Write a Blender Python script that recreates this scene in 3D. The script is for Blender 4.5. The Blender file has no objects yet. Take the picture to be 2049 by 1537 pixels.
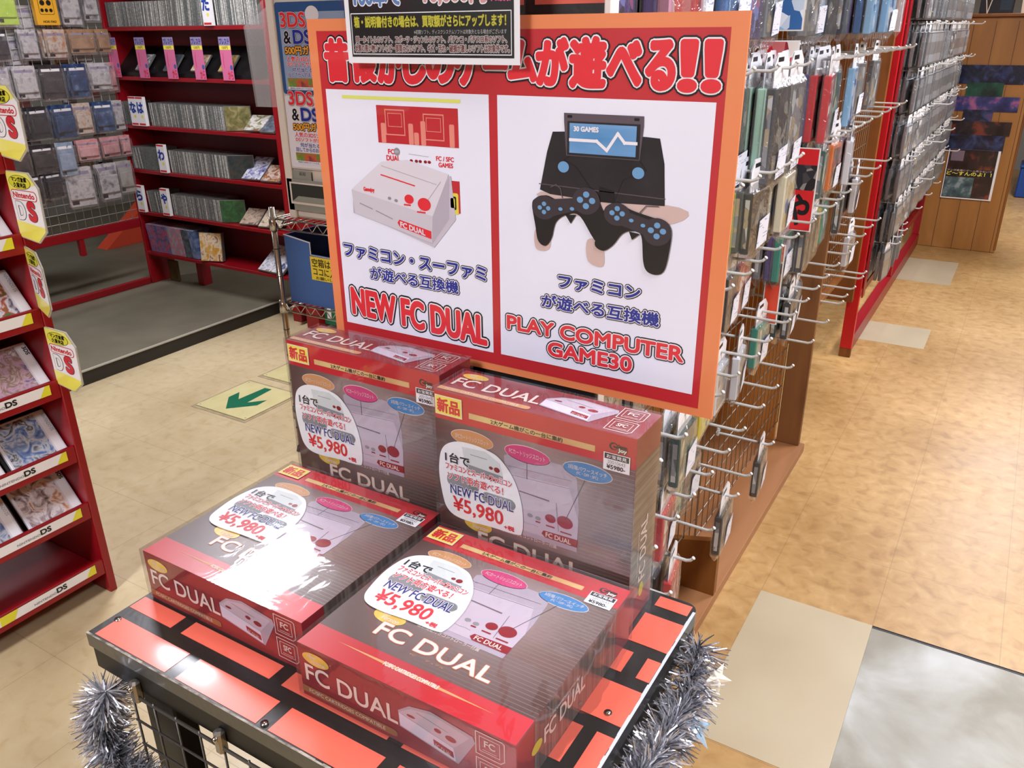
import bpy, math, random
from mathutils import Vector, Matrix
random.seed(7)
scene = bpy.context.scene
COL = scene.collection
PI = math.pi

# ------------------------------------------------------------------ camera
def rot(rx, ry, rz):
    return (Matrix.Rotation(rz, 3, 'Z') @ Matrix.Rotation(rx, 3, 'X') @ Matrix.Rotation(ry, 3, 'Y'))
cam = bpy.data.cameras.new('camera')
cam.sensor_width = 36.0
cam.lens = 1645.0 / 2049.0 * 36.0
cam.clip_start = 0.02
cam_o = bpy.data.objects.new('camera', cam)
M = rot(math.radians(66.642), math.radians(1.339), math.radians(29.954)).to_4x4()
M.translation = Vector((0, 0, 1.5))
cam_o.matrix_world = M
COL.objects.link(cam_o)
scene.camera = cam_o

# ------------------------------------------------------------------ world, light levels, exposure
world = bpy.data.worlds.new('world')
scene.world = world
world.use_nodes = True
world.node_tree.nodes['Background'].inputs[0].default_value = (0.9, 0.95, 1.0, 1)
world.node_tree.nodes['Background'].inputs[1].default_value = 0.25
scene.view_settings.view_transform = 'Standard'
scene.view_settings.look = 'None'
scene.view_settings.exposure = 0.0
scene.view_settings.gamma = 1.0
scene.view_settings.use_curve_mapping = False
scene.cycles.transparent_max_bounces = 24
scene.cycles.max_bounces = 7
scene.cycles.diffuse_bounces = 3
scene.cycles.glossy_bounces = 3
scene.cycles.sample_clamp_indirect = 4.0
scene.cycles.caustics_reflective = False
scene.cycles.caustics_refractive = False
# ceiling lamps: x, y, length along x, length along y, strength
CEIL = 2.62
LAMPS = [(-2.80, 2.13, 0.34, 0.9, 58, 'over the green arrow tiles'), (0.6, 1.0, 0.5, 1.2, 40, 'over the near end of the yellow aisle'),
         (0.6, 4.0, 0.5, 1.2, 46, 'over the middle of the yellow aisle'), (0.4, 7.3, 0.5, 1.2, 46, 'over the far end of the yellow aisle'),
         (-1.3, -1.4, 0.5, 1.2, 62, 'added as unseen fill, behind the camera side of the cart'), (-1.7, 4.6, 0.5, 1.2, 26, 'between the two hook racks'), (-5.4, 1.4, 0.5, 1.2, 14, 'over the grey platform')]  # the lamp behind the camera is an added fill for poster and box fronts

# ------------------------------------------------------------------ materials
def lin(h):
    if isinstance(h, tuple): return h
    h = h.lstrip('#')
    v = [int(h[i:i + 2], 16) / 255.0 for i in (0, 2, 4)]
    return tuple(c / 12.92 if c <= 0.04045 else ((c + 0.055) / 1.055) ** 2.4 for c in v)
_m = {}
def mat(name, color='#808080', rough=0.5, metal=0.0, bump=None, spec=0.5, coat=0.0, emit=0.0):
    if name in _m: return _m[name]
    m = bpy.data.materials.new(name); m.use_nodes = True
    nt = m.node_tree; b = nt.nodes['Principled BSDF']
    b.inputs['Base Color'].default_value = (*lin(color), 1)
    b.inputs['Roughness'].default_value = rough
    b.inputs['Metallic'].default_value = metal
    b.inputs['Specular IOR Level'].default_value = spec
    b.inputs['Coat Weight'].default_value = coat
    b.inputs['Coat Roughness'].default_value = 0.08
    if emit:
        b.inputs['Emission Color'].default_value = (*lin(color), 1)
        b.inputs['Emission Strength'].default_value = emit
    # faint procedural unevenness on every surface
    tc = nt.nodes.new('ShaderNodeTexCoord'); n = nt.nodes.new('ShaderNodeTexNoise')
    n.inputs['Scale'].default_value = bump[0] if bump else 60
    nt.links.new(tc.outputs['Object'], n.inputs['Vector'])
    bp = nt.nodes.new('ShaderNodeBump'); bp.inputs['Strength'].default_value = bump[1] if bump else 0.03
    bp.inputs['Distance'].default_value = 0.002
    nt.links.new(n.outputs['Fac'], bp.inputs['Height']); nt.links.new(bp.outputs['Normal'], b.inputs['Normal'])
    _m[name] = m
    return m
def ramp_mat(name, stops, scale=6, rough=0.5, kind='noise', vec=(1, 1, 1), detail=4, bump=0.0, rnd=False, coat=0.0, distort=0.0, interp='LINEAR'):
    if name in _m: return _m[name]
    m = bpy.data.materials.new(name); m.use_nodes = True
    nt = m.node_tree; b = nt.nodes['Principled BSDF']; L = nt.links
    b.inputs['Roughness'].default_value = rough; b.inputs['Coat Weight'].default_value = coat
    tc = nt.nodes.new('ShaderNodeTexCoord'); mp = nt.nodes.new('ShaderNodeMapping')
    mp.inputs['Scale'].default_value = vec
    L.new(tc.outputs['Object'], mp.inputs['Vector'])
    if rnd:
        oi = nt.nodes.new('ShaderNodeObjectInfo'); vm = nt.nodes.new('ShaderNodeVectorMath'); vm.operation = 'SCALE'
        vm.inputs[0].default_value = (31, 17, 23); L.new(oi.outputs['Random'], vm.inputs['Scale'])
        L.new(vm.outputs['Vector'], mp.inputs['Location'])
    if kind == 'noise':
        t = nt.nodes.new('ShaderNodeTexNoise'); t.inputs['Detail'].default_value = detail; t.inputs['Distortion'].default_value = distort; out = t.outputs['Fac']
    elif kind == 'voronoi':
        t = nt.nodes.new('ShaderNodeTexVoronoi'); sp = nt.nodes.new('ShaderNodeSeparateColor'); L.new(t.outputs['Color'], sp.inputs[0]); out = sp.outputs[0]
    t.inputs['Scale'].default_value = scale
    L.new(mp.outputs['Vector'], t.inputs['Vector'])
    cr = nt.nodes.new('ShaderNodeValToRGB'); cr.color_ramp.interpolation = interp
    e = cr.color_ramp.elements
    while len(e) < len(stops): e.new(0.5)
    for i, (p, c) in enumerate(stops):
        e[i].position = p; e[i].color = (*lin(c), 1)
    L.new(out, cr.inputs['Fac']); L.new(cr.outputs['Color'], b.inputs['Base Color'])
    if bump:
        bp = nt.nodes.new('ShaderNodeBump'); bp.inputs['Strength'].default_value = bump; bp.inputs['Distance'].default_value = 0.003
        L.new(out, bp.inputs['Height']); L.new(bp.outputs['Normal'], b.inputs['Normal'])
    _m[name] = m
    return m
def film_mat(name, rough=0.1, base=0.05, scale=25, strength=0.5, milk=0.04, dist=0.004, tint=(1, 1, 1), sheen=0.75):
    if name in _m: return _m[name]
    m = bpy.data.materials.new(name); m.use_nodes = True
    nt = m.node_tree; L = nt.links; nt.nodes.remove(nt.nodes['Principled BSDF']); out = nt.nodes['Material Output']
    tr = nt.nodes.new('ShaderNodeBsdfTransparent'); tr.inputs[0].default_value = (*tint, 1)
    gl = nt.nodes.new('ShaderNodeBsdfGlossy'); gl.inputs['Roughness'].default_value = rough
    df = nt.nodes.new('ShaderNodeBsdfDiffuse'); df.inputs[0].default_value = (0.8, 0.8, 0.82, 1)
    lw = nt.nodes.new('ShaderNodeLayerWeight'); lw.inputs['Blend'].default_value = 0.35
    mr = nt.nodes.new('ShaderNodeMapRange'); mr.inputs[3].default_value = base; mr.inputs[4].default_value = sheen
    tc = nt.nodes.new('ShaderNodeTexCoord'); n = nt.nodes.new('ShaderNodeTexNoise'); n.inputs['Scale'].default_value = scale
    n.inputs['Detail'].default_value = 3; n.inputs['Distortion'].default_value = 1.2
    bp = nt.nodes.new('ShaderNodeBump'); bp.inputs['Strength'].default_value = strength; bp.inputs['Distance'].default_value = dist
    L.new(tc.outputs['Object'], n.inputs['Vector']); L.new(n.outputs['Fac'], bp.inputs['Height'])
    L.new(bp.outputs['Normal'], gl.inputs['Normal'])
    L.new(lw.outputs['Fresnel'], mr.inputs[0])
    a = nt.nodes.new('ShaderNodeMixShader'); a.inputs[0].default_value = milk
    L.new(tr.outputs[0], a.inputs[1]); L.new(df.outputs[0], a.inputs[2])
    b = nt.nodes.new('ShaderNodeMixShader')
    L.new(mr.outputs[0], b.inputs[0]); L.new(a.outputs[0], b.inputs[1]); L.new(gl.outputs[0], b.inputs[2])
    L.new(b.outputs[0], out.inputs['Surface'])
    _m[name] = m
    return m

# ------------------------------------------------------------------ mesh builder
class Frame:                      # a plane to draw on: origin, right, up; third coordinate along the normal
    def __init__(s, o, u, v):
        s.o = Vector(o); s.u = Vector(u).normalized(); s.v = Vector(v).normalized(); s.n = s.u.cross(s.v)
    def __call__(s, a, b, c=0.0): return s.o + s.u * a + s.v * b + s.n * c
XYZ = Frame((0, 0, 0), (1, 0, 0), (0, 1, 0))
_tc = {}
def glyphs(text):
    if text in _tc: return _tc[text]
    c = bpy.data.curves.new('t', 'FONT'); c.body = text; c.size = 1; c.resolution_u = 4; c.fill_mode = 'BOTH'
    o = bpy.data.objects.new('t', c); m = bpy.data.meshes.new_from_object(o)
    V = [(v.co.x, v.co.y) for v in m.vertices]; F = [tuple(p.vertices) for p in m.polygons]
    cnt = {}
    for f in F:
        for i in range(len(f)):
            e = (f[i], f[(i + 1) % len(f)]); k = (min(e), max(e)); cnt[k] = cnt.get(k, 0) + 1
    E = [k for k, n in cnt.items() if n == 1]
    bpy.data.objects.remove(o); bpy.data.curves.remove(c); bpy.data.meshes.remove(m)
    xs = [v[0] for v in V] or [0, 1]; ys = [v[1] for v in V] or [0, 1]
    _tc[text] = (V, F, E, min(xs), min(ys), max(xs), max(ys))
    return _tc[text]
class MB:
    def __init__(s): s.v = []; s.f = []; s.m = []; s.mats = []; s.sm = []
    def mi(s, m):
        if m not in s.mats: s.mats.append(m)
        return s.mats.index(m)
    def poly(s, pts, m, smooth=False):
        i = len(s.v); s.v += [tuple(p) for p in pts]; s.f.append(tuple(range(i, i + len(pts)))); s.m.append(s.mi(m)); s.sm.append(smooth)
    def mesh(s, V, F, m, smooth=False):
        i = len(s.v); s.v += [tuple(p) for p in V]; k = s.mi(m)
        for f in F: s.f.append(tuple(i + a for a in f)); s.m.append(k); s.sm.append(smooth)
    def box(s, lo, hi, m, fr=XYZ, side=None):
        (a, b, c), (d, e, f) = lo, hi
        P = [fr(x, y, z) for z in (c, f) for y in (b, e) for x in (a, d)]
        F = [(0, 2, 3, 1), (4, 5, 7, 6), (0, 1, 5, 4), (2, 6, 7, 3), (0, 4, 6, 2), (1, 3, 7, 5)]
        s.mesh(P, F, m)
    def bbox(s, lo, hi, m, r=0.002, fr=XYZ):      # box with chamfered vertical and horizontal edges
        (a, b, c), (d, e, f) = lo, hi
        r = min(r, (d - a) * .45, (e - b) * .45, (f - c) * .45)
        def ring(i, z): return [fr(x, y, z) for x, y in ((a + r + i, b + i), (d - r - i, b + i), (d - i, b + r + i), (d - i, e - r - i), (d - r - i, e - i), (a + r + i, e - i), (a + i, e - r - i), (a + i, b + r + i))]
        R = [ring(r, c), ring(0, c + r), ring(0, f - r), ring(r, f)]
        V = sum(R, []); F = []
        for k in range(3):
            for j in range(8): F.append((k * 8 + j, k * 8 + (j + 1) % 8, k * 8 + 8 + (j + 1) % 8, k * 8 + 8 + j))
        F.append(tuple(reversed(range(8)))); F.append(tuple(range(24, 32)))
        s.mesh(V, F, m)
    def tube(s, pts, r, m, n=6, smooth=True):
        pts = [Vector(p) for p in pts]; V = []; F = []
        for i, p in enumerate(pts):
            d = (pts[min(i + 1, len(pts) - 1)] - pts[max(i - 1, 0)]).normalized()
            a = Vector((0, 0, 1)) if abs(d.z) < 0.9 else Vector((1, 0, 0))
            x = d.cross(a).normalized(); y = d.cross(x)
            rr = r[i] if isinstance(r, (list, tuple)) else r
            V += [p + (x * math.cos(2 * PI * k / n) + y * math.sin(2 * PI * k / n)) * rr for k in range(n)]
        for i in range(len(pts) - 1):
            for k in range(n): F.append((i * n + k, i * n + (k + 1) % n, (i + 1) * n + (k + 1) % n, (i + 1) * n + k))
        F.append(tuple(reversed(range(n)))); F.append(tuple(range((len(pts) - 1) * n, len(pts) * n)))
        s.mesh(V, F, m, smooth)
    def flat(s, fr, pts, h, m): s.poly([fr(a, b, h) for a, b in pts], m)
    def blob(s, fr, pts, h, m, k=5):          # smooth closed outline through the points
        n = len(pts); P = []
        for i in range(n):
            p0, p1, p2, p3 = pts[i - 1], pts[i], pts[(i + 1) % n], pts[(i + 2) % n]
            for j in range(k):
                t = j / k
                P.append(tuple(.5 * (2 * p1[a] + (p2[a] - p0[a]) * t + (2 * p0[a] - 5 * p1[a] + 4 * p2[a] - p3[a]) * t * t + (3 * p1[a] - p0[a] - 3 * p2[a] + p3[a]) * t ** 3) for a in (0, 1)))
        s.flat(fr, P, h, m)
    def rect(s, fr, a, b, c, d, h, m): s.poly([fr(a, b, h), fr(c, b, h), fr(c, d, h), fr(a, d, h)], m)
    def ell(s, fr, a, b, ra, rb, h, m, n=28, tilt=0.0):
        s.poly([fr(a + ra * math.cos(t) * math.cos(tilt) - rb * math.sin(t) * math.sin(tilt), b + ra * math.cos(t) * math.sin(tilt) + rb * math.sin(t) * math.cos(tilt), h) for t in [2 * PI * k / n for k in range(n)]], m)
    def line(s, fr, pts, w, h, m, closed=False):
        q = list(pts) + ([pts[0]] if closed else [])
        for li, ((a, b), (c, d)) in enumerate(zip(q[:-1], q[1:])):
            h += 4e-6 if li else 0
            L = math.hypot(c - a, d - b) or 1; x, y = (c - a) / L * w / 2, (d - b) / L * w / 2
            s.poly([fr(a - x + y, b - y - x, h), fr(c + x + y, d + y - x, h), fr(c + x - y, d + y + x, h), fr(a - x - y, b - y + x, h)], m)
    def rrect(s, fr, a, b, c, d, r, h, m):
        P = []
        for cx, cy, t0 in ((c - r, b + r, -PI / 2), (c - r, d - r, 0), (a + r, d - r, PI / 2), (a + r, b + r, PI)):
            for k in range(5): t = t0 + PI / 2 * k / 4; P.append((cx + r * math.cos(t), cy + r * math.sin(t)))
        s.flat(fr, P, h, m)
    def text(s, fr, text, a, b, c, d, h, m, bold=0.0, outline=(), italic=0.0, dz=0.00015, shear=0.0):
        """text fitted in the rectangle a,b-c,d; outline = ((width in plane units, material), ...) widest first"""
        V, F, E, x0, y0, x1, y1 = glyphs(text)
        if not V: return
        sx = (c - a) / max(x1 - x0, 1e-6); sy = (d - b) / max(y1 - y0, 1e-6)
        Q = []
        for x, y in V:
            yy = (y - y0) * sy; xx = (x - x0) * sx + italic * yy
            Q.append((a + xx, b + yy + shear * xx))
        hh = h
        def strokes(w, hz, mm):
            for ei, (i, j) in enumerate(E):
                (p, q), (u, v) = Q[i], Q[j]; hq = hz + (ei % 61) * 1.2e-6
                L = math.hypot(u - p, v - q)
                if L < 1e-9: continue
                dx, dy = (u - p) / L * w, (v - q) / L * w; k = 0.5
                P = [(p + dy, q - dx), (u + dy, v - dx), (u + dx * .8 + dy * k, v + dy * .8 - dx * k), (u + dx * .8 - dy * k, v + dy * .8 + dx * k), (u - dy, v + dx), (p - dy, q + dx), (p - dx * .8 - dy * k, q - dy * .8 + dx * k), (p - dx * .8 + dy * k, q - dy * .8 - dx * k)]
                s.poly([fr(x, y, hq) for x, y in P], mm)
        for w, mm in outline:
            strokes(w + bold, hh, mm)
            s.mesh([fr(x, y, hh + 7.5e-5) for x, y in Q], F, mm)
            hh += dz
        if bold: strokes(bold, hh, m)
        s.mesh([fr(x, y, hh + 7.5e-5) for x, y in Q], F, m)
    def data(s, name):
        me = bpy.data.meshes.new(name); me.from_pydata(s.v, [], s.f)
        for m in s.mats: me.materials.append(m)
        me.polygons.foreach_set('material_index', s.m); me.polygons.foreach_set('use_smooth', s.sm); me.update()
        return me
    def build(s, name, parent=None, **k): return put(name, s.data(name), parent, **k)
def put(name, data, parent=None, loc=None, rotz=0, label=None, cat=None, group=None, kind=None, matrix=None):
    o = bpy.data.objects.new(name, data); COL.objects.link(o)
    if parent is not None: o.parent = parent
    if loc is not None: o.location = loc
    if rotz: o.rotation_euler = (0, 0, rotz)
    if matrix is not None: o.matrix_world = matrix
    for k, v in (('label', label), ('category', cat), ('group', group), ('kind', kind)):
        if v: o[k] = v
    return o
def thing(name, label, cat, loc=(0, 0, 0), rotz=0, group=None): return put(name, None, None, loc, rotz, label, cat, group)
NTH = ['first', 'second', 'third', 'fourth', 'fifth', 'sixth', 'seventh', 'eighth', 'ninth', 'tenth', 'eleventh', 'twelfth', 'thirteenth', 'fourteenth', 'fifteenth', 'sixteenth', 'seventeenth', 'eighteenth', 'nineteenth', 'twentieth', 'twenty-first', 'twenty-second', 'twenty-third', 'twenty-fourth']

# ------------------------------------------------------------------ palette
WHITE = mat('white_paper', '#f2f1f4', 0.45); BLACK = mat('black_ink', '#141214', 0.4); REDINK = mat('red_ink', '#d8202c', 0.4)
NAVY = mat('navy_ink', '#1d2478', 0.4); YELLOWINK = mat('yellow_ink', '#f3e35a', 0.45); ORANGEINK = mat('orange_ink', '#ee8a2c', 0.45)
RACKRED = mat('red_paint', '#900c19', 0.35, bump=(30, .05)); DARKRED = mat('dark_red_paint', '#6c0c14', 0.4)
BRIGHTRED = mat('bright_red_paint', '#c20f1e', 0.35)
CHROME = mat('chrome', '#b9b6b0', 0.18, 1.0); WIRE = mat('wire_coating', '#a9a197', 0.35, 0.6); HOOKM = mat('hook_plastic', '#c9c8c4', 0.3)
PINK = mat('pink_ink', '#e0569c', 0.45); GREYINK = mat('grey_ink', '#8c8c90', 0.45)
BAG = film_mat('clear_bag', 0.12, 0.05, 45, 0.9, 0.05, 0.006, sheen=.45)
FILM = film_mat('shrink_film', 0.05, 0.05, 11, 0.14, 0.012, 0.004, sheen=0.34)
SLEEVE = film_mat('clear_sleeve', 0.08, 0.02, 6, 0.12, 0.0, sheen=.3)
WOOD = ramp_mat('pine_board', [(0.25, '#8a5320'), (0.5, '#b47434'), (0.75, '#c58a48')], 3.0, 0.45, vec=(1.5, 1.5, .18), detail=6, distort=1.5)
DARKWOOD = ramp_mat('varnished_board', [(0.25, '#5f3716'), (0.5, '#85501f'), (0.8, '#99642c')], 4.0, 0.5, vec=(2, 2, .3), detail=6, distort=1.0)
mat_plank = ramp_mat('plank_pink_pine', [(.3, '#93623c'), (.55, '#a8744a'), (.8, '#b58258')], 3.0, .45, vec=(2, .25, 2), detail=6, distort=.8)
PLY = ramp_mat('plywood', [(0.3, '#a5682b'), (0.55, '#c58539'), (0.8, '#d09a52')], 3.0, 0.5, vec=(.3, .3, 2), detail=5, distort=.8)

# ------------------------------------------------------------------ floor
def floor_mat():
    m = bpy.data.materials.new('vinyl_tiles'); m.use_nodes = True; nt = m.node_tree; L = nt.links; b = nt.nodes['Principled BSDF']
    N = lambda t: nt.nodes.new(t)
    tc = N('ShaderNodeTexCoord'); sp = N('ShaderNodeSeparateXYZ'); L.new(tc.outputs['Object'], sp.inputs[0])
    def math_(op, a, bb=None, c=None):
        n = N('ShaderNodeMath'); n.operation = op
        for i, x in enumerate((a, bb, c)):
            if x is None: continue
            if isinstance(x, (int, float)): n.inputs[i].default_value = x
            else: L.new(x, n.inputs[i])
        return n.outputs[0]
    def grid(o, off, size):
        f = math_('FRACT', math_('DIVIDE', math_('ADD', o, off), size))
        return math_('LESS_THAN', math_('MINIMUM', f, math_('SUBTRACT', 1.0, f)), 0.0035)
    # left floor: seams closer together; right floor: 303 mm tiles
    gx = grid(sp.outputs[0], 0.404 + 30.3, 0.303); gy = grid(sp.outputs[1], -2.035 + 30.3, 0.303)
    g = math_('MAXIMUM', gx, gy)
    right = math_('GREATER_THAN', sp.outputs[0], -0.95)
    n1 = N('ShaderNodeTexNoise'); n1.inputs['Scale'].default_value = 22; n1.inputs['Detail'].default_value = 6; n1.inputs['Distortion'].default_value = .6; L.new(tc.outputs['Object'], n1.inputs['Vector'])
    n2 = N('ShaderNodeTexNoise'); n2.inputs['Scale'].default_value = 1.3; n2.inputs['Detail'].default_value = 3; L.new(tc.outputs['Object'], n2.inputs['Vector'])
    def ramp(src, st):
        c = N('ShaderNodeValToRGB'); e = c.color_ramp.elements
        while len(e) < len(st): e.new(.5)
        for i, (p, q) in enumerate(st): e[i].position = p; e[i].color = (*lin(q), 1)
        L.new(src, c.inputs[0]); return c.outputs[0]
    cr = ramp(n1.outputs['Fac'], [(.3, '#b18853'), (.45, '#c2995f'), (.6, '#caa269'), (.78, '#d4b079')])
    cl = ramp(n1.outputs['Fac'], [(.3, '#cbb68e'), (.45, '#d5c29a'), (.7, '#dac9a4')])
    def mix(f, a, c, mode='MIX'):
        n = N('ShaderNodeMix'); n.data_type = 'RGBA'; n.blend_type = mode
        for i, x in ((0, f), (6, a), (7, c)):
            if isinstance(x, (int, float)): n.inputs[i].default_value = x
            elif isinstance(x, str): n.inputs[i].default_value = (*lin(x), 1)
            else: L.new(x, n.inputs[i])
        return n.outputs[2]
    col = mix(right, cl, cr)
    dirt = ramp(n2.outputs['Fac'], [(.35, '#c9bda9'), (.6, '#ffffff')])
    col = mix(.55, col, dirt, 'MULTIPLY')
    # scuffs and chips
    v = N('ShaderNodeTexNoise'); v.inputs['Scale'].default_value = 14; v.inputs['Detail'].default_value = 8; v.inputs['Roughness'].default_value = .75
    mp = N('ShaderNodeMapping'); mp.inputs['Scale'].default_value = (1, .35, 1); mp.inputs['Rotation'].default_value = (0, 0, .7); L.new(tc.outputs['Object'], mp.inputs[0]); L.new(mp.outputs[0], v.inputs['Vector'])
    sc = ramp(v.outputs['Fac'], [(.245, '#6a5138'), (.285, '#ffffff')])
    col = mix(.8, col, sc, 'MULTIPLY')
    col = mix(math_('MULTIPLY', g, .3), col, '#5b4630')
    L.new(col, b.inputs['Base Color']); b.inputs['Roughness'].default_value = .32
    rr = N('ShaderNodeMapRange'); rr.inputs[3].default_value = .26; rr.inputs[4].default_value = .5; L.new(n2.outputs['Fac'], rr.inputs[0]); L.new(rr.outputs[0], b.inputs['Roughness'])
    bp = N('ShaderNodeBump'); bp.inputs['Strength'].default_value = .15; bp.inputs['Distance'].default_value = .002; L.new(n1.outputs['Fac'], bp.inputs['Height']); L.new(bp.outputs[0], b.inputs['Normal'])
    return m
def S(name, mb, **k): return mb.build(name, kind='structure', **k)
b = MB(); fm = floor_mat()
# floor with a hole for the bare concrete patch
X0, X1, Y0, Y1 = -7, 3, -3, 11
hx0, hx1, hy0, hy1 = -0.101, 0.505, 1.13, 2.036
for a, c, d, e in ((X0, hx0, Y0, Y1), (hx1, X1, Y0, Y1), (hx0, hx1, Y0, hy0), (hx0, hx1, hy1, Y1)):
    b.poly([(a, d, 0), (c, d, 0), (c, e, 0), (a, e, 0)], fm)
S('floor', b, label='yellowed vinyl floor tiles')
b = MB(); cm = ramp_mat('bare_concrete', [(.3, '#857f6c'), (.45, '#989385'), (.55, '#a9a79c'), (.7, '#c6c7c3')], 4.0, .55, detail=7, bump=.15, distort=.35)
gm = mat('glue_edge', '#3a3a3e', .6)
b.poly([(hx0, hy0, -.003), (hx1, hy0, -.003), (hx1, hy1, -.003), (hx0, hy1, -.003)], cm)
pts = [hx0 + (hx1 - hx0) * i / 12 for i in range(13)]
b.poly([(x, hy1, -.002) for x in pts] + [(x, hy1 - .006 - .004 * random.random(), -.002) for x in reversed(pts)], gm)
for p, q in (((hx0, hy1), (hx1, hy1)), ((hx0, hy0), (hx0, hy1))): b.poly([(*p, -.003), (*q, -.003), (*q, 0), (*p, 0)], gm)
S('floor', b, label='bare concrete where tiles are missing')
tilem = ramp_mat('plain_tile', [(.3, '#baa98a'), (.7, '#c6b798')], 2.5, .35, detail=3)
for x0, y0, x1, y1 in ((-.404, 1.433, -.101, 2.035), (-.575, 4.375, -.243, 4.71), (-.57, 5.66, -.24, 6.28)):
    b = MB(); b.box((x0, y0, -.003), (x1, y1, .0008), tilem); S('floor', b, label='paler replacement tile')
CRE = mat('ceiling_paint', '#d8d6d0', .7)
b = MB(); b.poly([(X0, Y0, CEIL), (X0, Y1, CEIL), (X1, Y1, CEIL), (X1, Y0, CEIL)], CRE); S('ceiling', b)
wm = mat('wall_paint', '#8f8d86', .7)
for n, p in (('wall_left', [(X0, Y0, 0), (X0, Y1, 0), (X0, Y1, CEIL), (X0, Y0, CEIL)]), ('wall_back', [(X0, Y1, 0), (X1, Y1, 0), (X1, Y1, CEIL), (X0, Y1, CEIL)]),
             ('wall_right', [(X1, Y0, 0), (X1, Y1, 0), (X1, Y1, CEIL), (X1, Y0, CEIL)]), ('wall_front', [(X0, Y0, 0), (X1, Y0, 0), (X1, Y0, CEIL), (X0, Y0, CEIL)])):
    b = MB(); b.poly(p, wm); S(n, b)
# grey platform with a pale nosing
b = MB(); gp = ramp_mat('grey_vinyl', [(.3, '#6f6a59'), (.7, '#7e7866')], 5, .5, detail=5); bk = mat('riser_black', '#23221f', .5); ns = mat('nosing', '#b6b2a4', .35)
PX = -3.515
b.box((X0 + .01, -1.0, 0.001), (PX, 8, .068), bk); b.poly([(X0 + .01, -1.0, .07), (PX - .012, -1.0, .07), (PX - .012, 8, .07), (X0 + .01, 8, .07)], gp)
b.box((PX - .012, -1.0, .066), (PX + .004, 8, .0715), ns)
S('floor', b, label='low grey platform with a pale edge strip')
for i, (lx, ly, sx, sy, st, nm) in enumerate(LAMPS):
    t = thing('ceiling_lamp', 'square-edged fluorescent ceiling lamp ' + nm, 'ceiling lamp', (lx, ly, CEIL), group='fluorescent ceiling lamps')
    e = mat('lamp_light_%d' % st, '#f3f5ff', .5, emit=st)
    b = MB(); b.box((-sx / 2 - .02, -sy / 2 - .02, -.05), (sx / 2 + .02, sy / 2 + .02, 0), CRE); b.build('housing', t)
    b = MB(); b.poly([(-sx / 2, -sy / 2, -.052), (-sx / 2, sy / 2, -.052), (sx / 2, sy / 2, -.052), (sx / 2, -sy / 2, -.052)], e); b.build('diffuser', t)

# ------------------------------------------------------------------ floor guide tiles with green arrows
GT = ramp_mat('guide_tile', [(.3, '#cfc48c'), (.7, '#ddd49e')], 9, .4); GREEN = mat('arrow_green', '#0d6b4c', .45); GREY = ramp_mat('worn_grout', [(.3, '#9a8a6c'), (.7, '#b5a686')], 20, .6)
AR = [(-2.737, 2.107), (-2.823, 2.198), (-2.824, 2.261), (-2.767, 2.204), (-2.759, 2.352), (-2.72, 2.356), (-2.706, 2.198), (-2.649, 2.259), (-2.645, 2.2)]
for k, nm in enumerate(('beside the wire shelf, whole arrow showing', 'partly behind the chrome post of the wire shelf')):
    dy = .385 * k
    t = thing('guide_tile', 'cream floor tile with a green arrow, ' + nm, 'floor marker', (-2.733, 2.223 + dy, 0), group=None)
    b = MB(); b.box((-.168, -.168, 0.0003), (.168, .168, .0014), GREY); b.build('adhesive_edge', t)
    b = MB(); b.box((-.153, -.152, .0014), (.153, .152, .005), GT)
    for sx in (-1, 1):
        for sy in (-1, 1): b.ell(Frame((0, 0, .0052), (1, 0, 0), (0, 1, 0)), sx * .14, sy * .138, .004, .004, 0, GREYINK, 10)
    b.build('tile', t)
    b = MB(); b.poly([(x + 2.733, y - 2.223, .0056) for x, y in AR], GREEN); b.build('arrow', t)

# ------------------------------------------------------------------ the cart with the brick-paper top
CX0, CX1, CY0, CY1, CZ = -1.004, -.277, .479, .975, .72
t = thing('display_cart', 'black display cart topped with orange-red and black brick paper, carrying game console boxes', 'cart', ((CX0 + CX1) / 2, (CY0 + CY1) / 2, 0))
def under(o_name, mb, root=None):
    root = root or t
    me = mb.data(o_name); me.transform(Matrix.Translation(-Vector(root.location))); return put(o_name, me, root)
BRICK = mat('brick_paper', '#dc6350', .28, bump=(40, .06), coat=.5); TAPE = mat('black_tape', '#1d1a19', .33, bump=(80, .15), coat=.3); CB = mat('cart_black', '#0d0c0b', .45, bump=(50, .1), spec=.25)
CHIP = ramp_mat('chipped_edge', [(.35, '#4a4037'), (.6, '#a39a8c')], 60, .6)
b = MB(); zz = CZ
R = .018
out = [(CX0, CY0), (CX1 - .0, CY0), (CX1, CY1 - R)] + [(CX1 - R + R * math.cos(a), CY1 - R + R * math.sin(a)) for a in (PI / 8, PI / 4, 3 * PI / 8)] + [(CX1 - R, CY1), (CX0 + R, CY1), (CX0, CY1 - R)]
n = len(out)
b.mesh([(x, y, zz - .022) for x, y in out] + [(x, y, zz) for x, y in out], [tuple(reversed(range(n))), tuple(range(n, 2 * n))] + [(i, (i + 1) % n, n + (i + 1) % n, n + i) for i in range(n)], TAPE)
under('table_top', b)
b = MB()   # paper bricks, very slightly proud of the tape
rows = [(.4845, .526), (.547, .574), (.594, .634), (.655, .695), (.715, .757), (.777, .82), (.84, .88), (.90, .94)]
for i, (y0, y1) in enumerate(rows):
    x = CX0 + .013 - (.093 if i % 2 else 0) + (0 if i != 1 else .0)
    while x < -.36:
        a, c = max(x, CX0 + .003), min(x + (.15 if i % 2 == 0 else .175), -.35)
        if c - a > .02: b.box((a, y0, zz), (c, y1, zz + .0006), BRICK)
        x += .171 if i % 2 == 0 else .197
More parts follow.
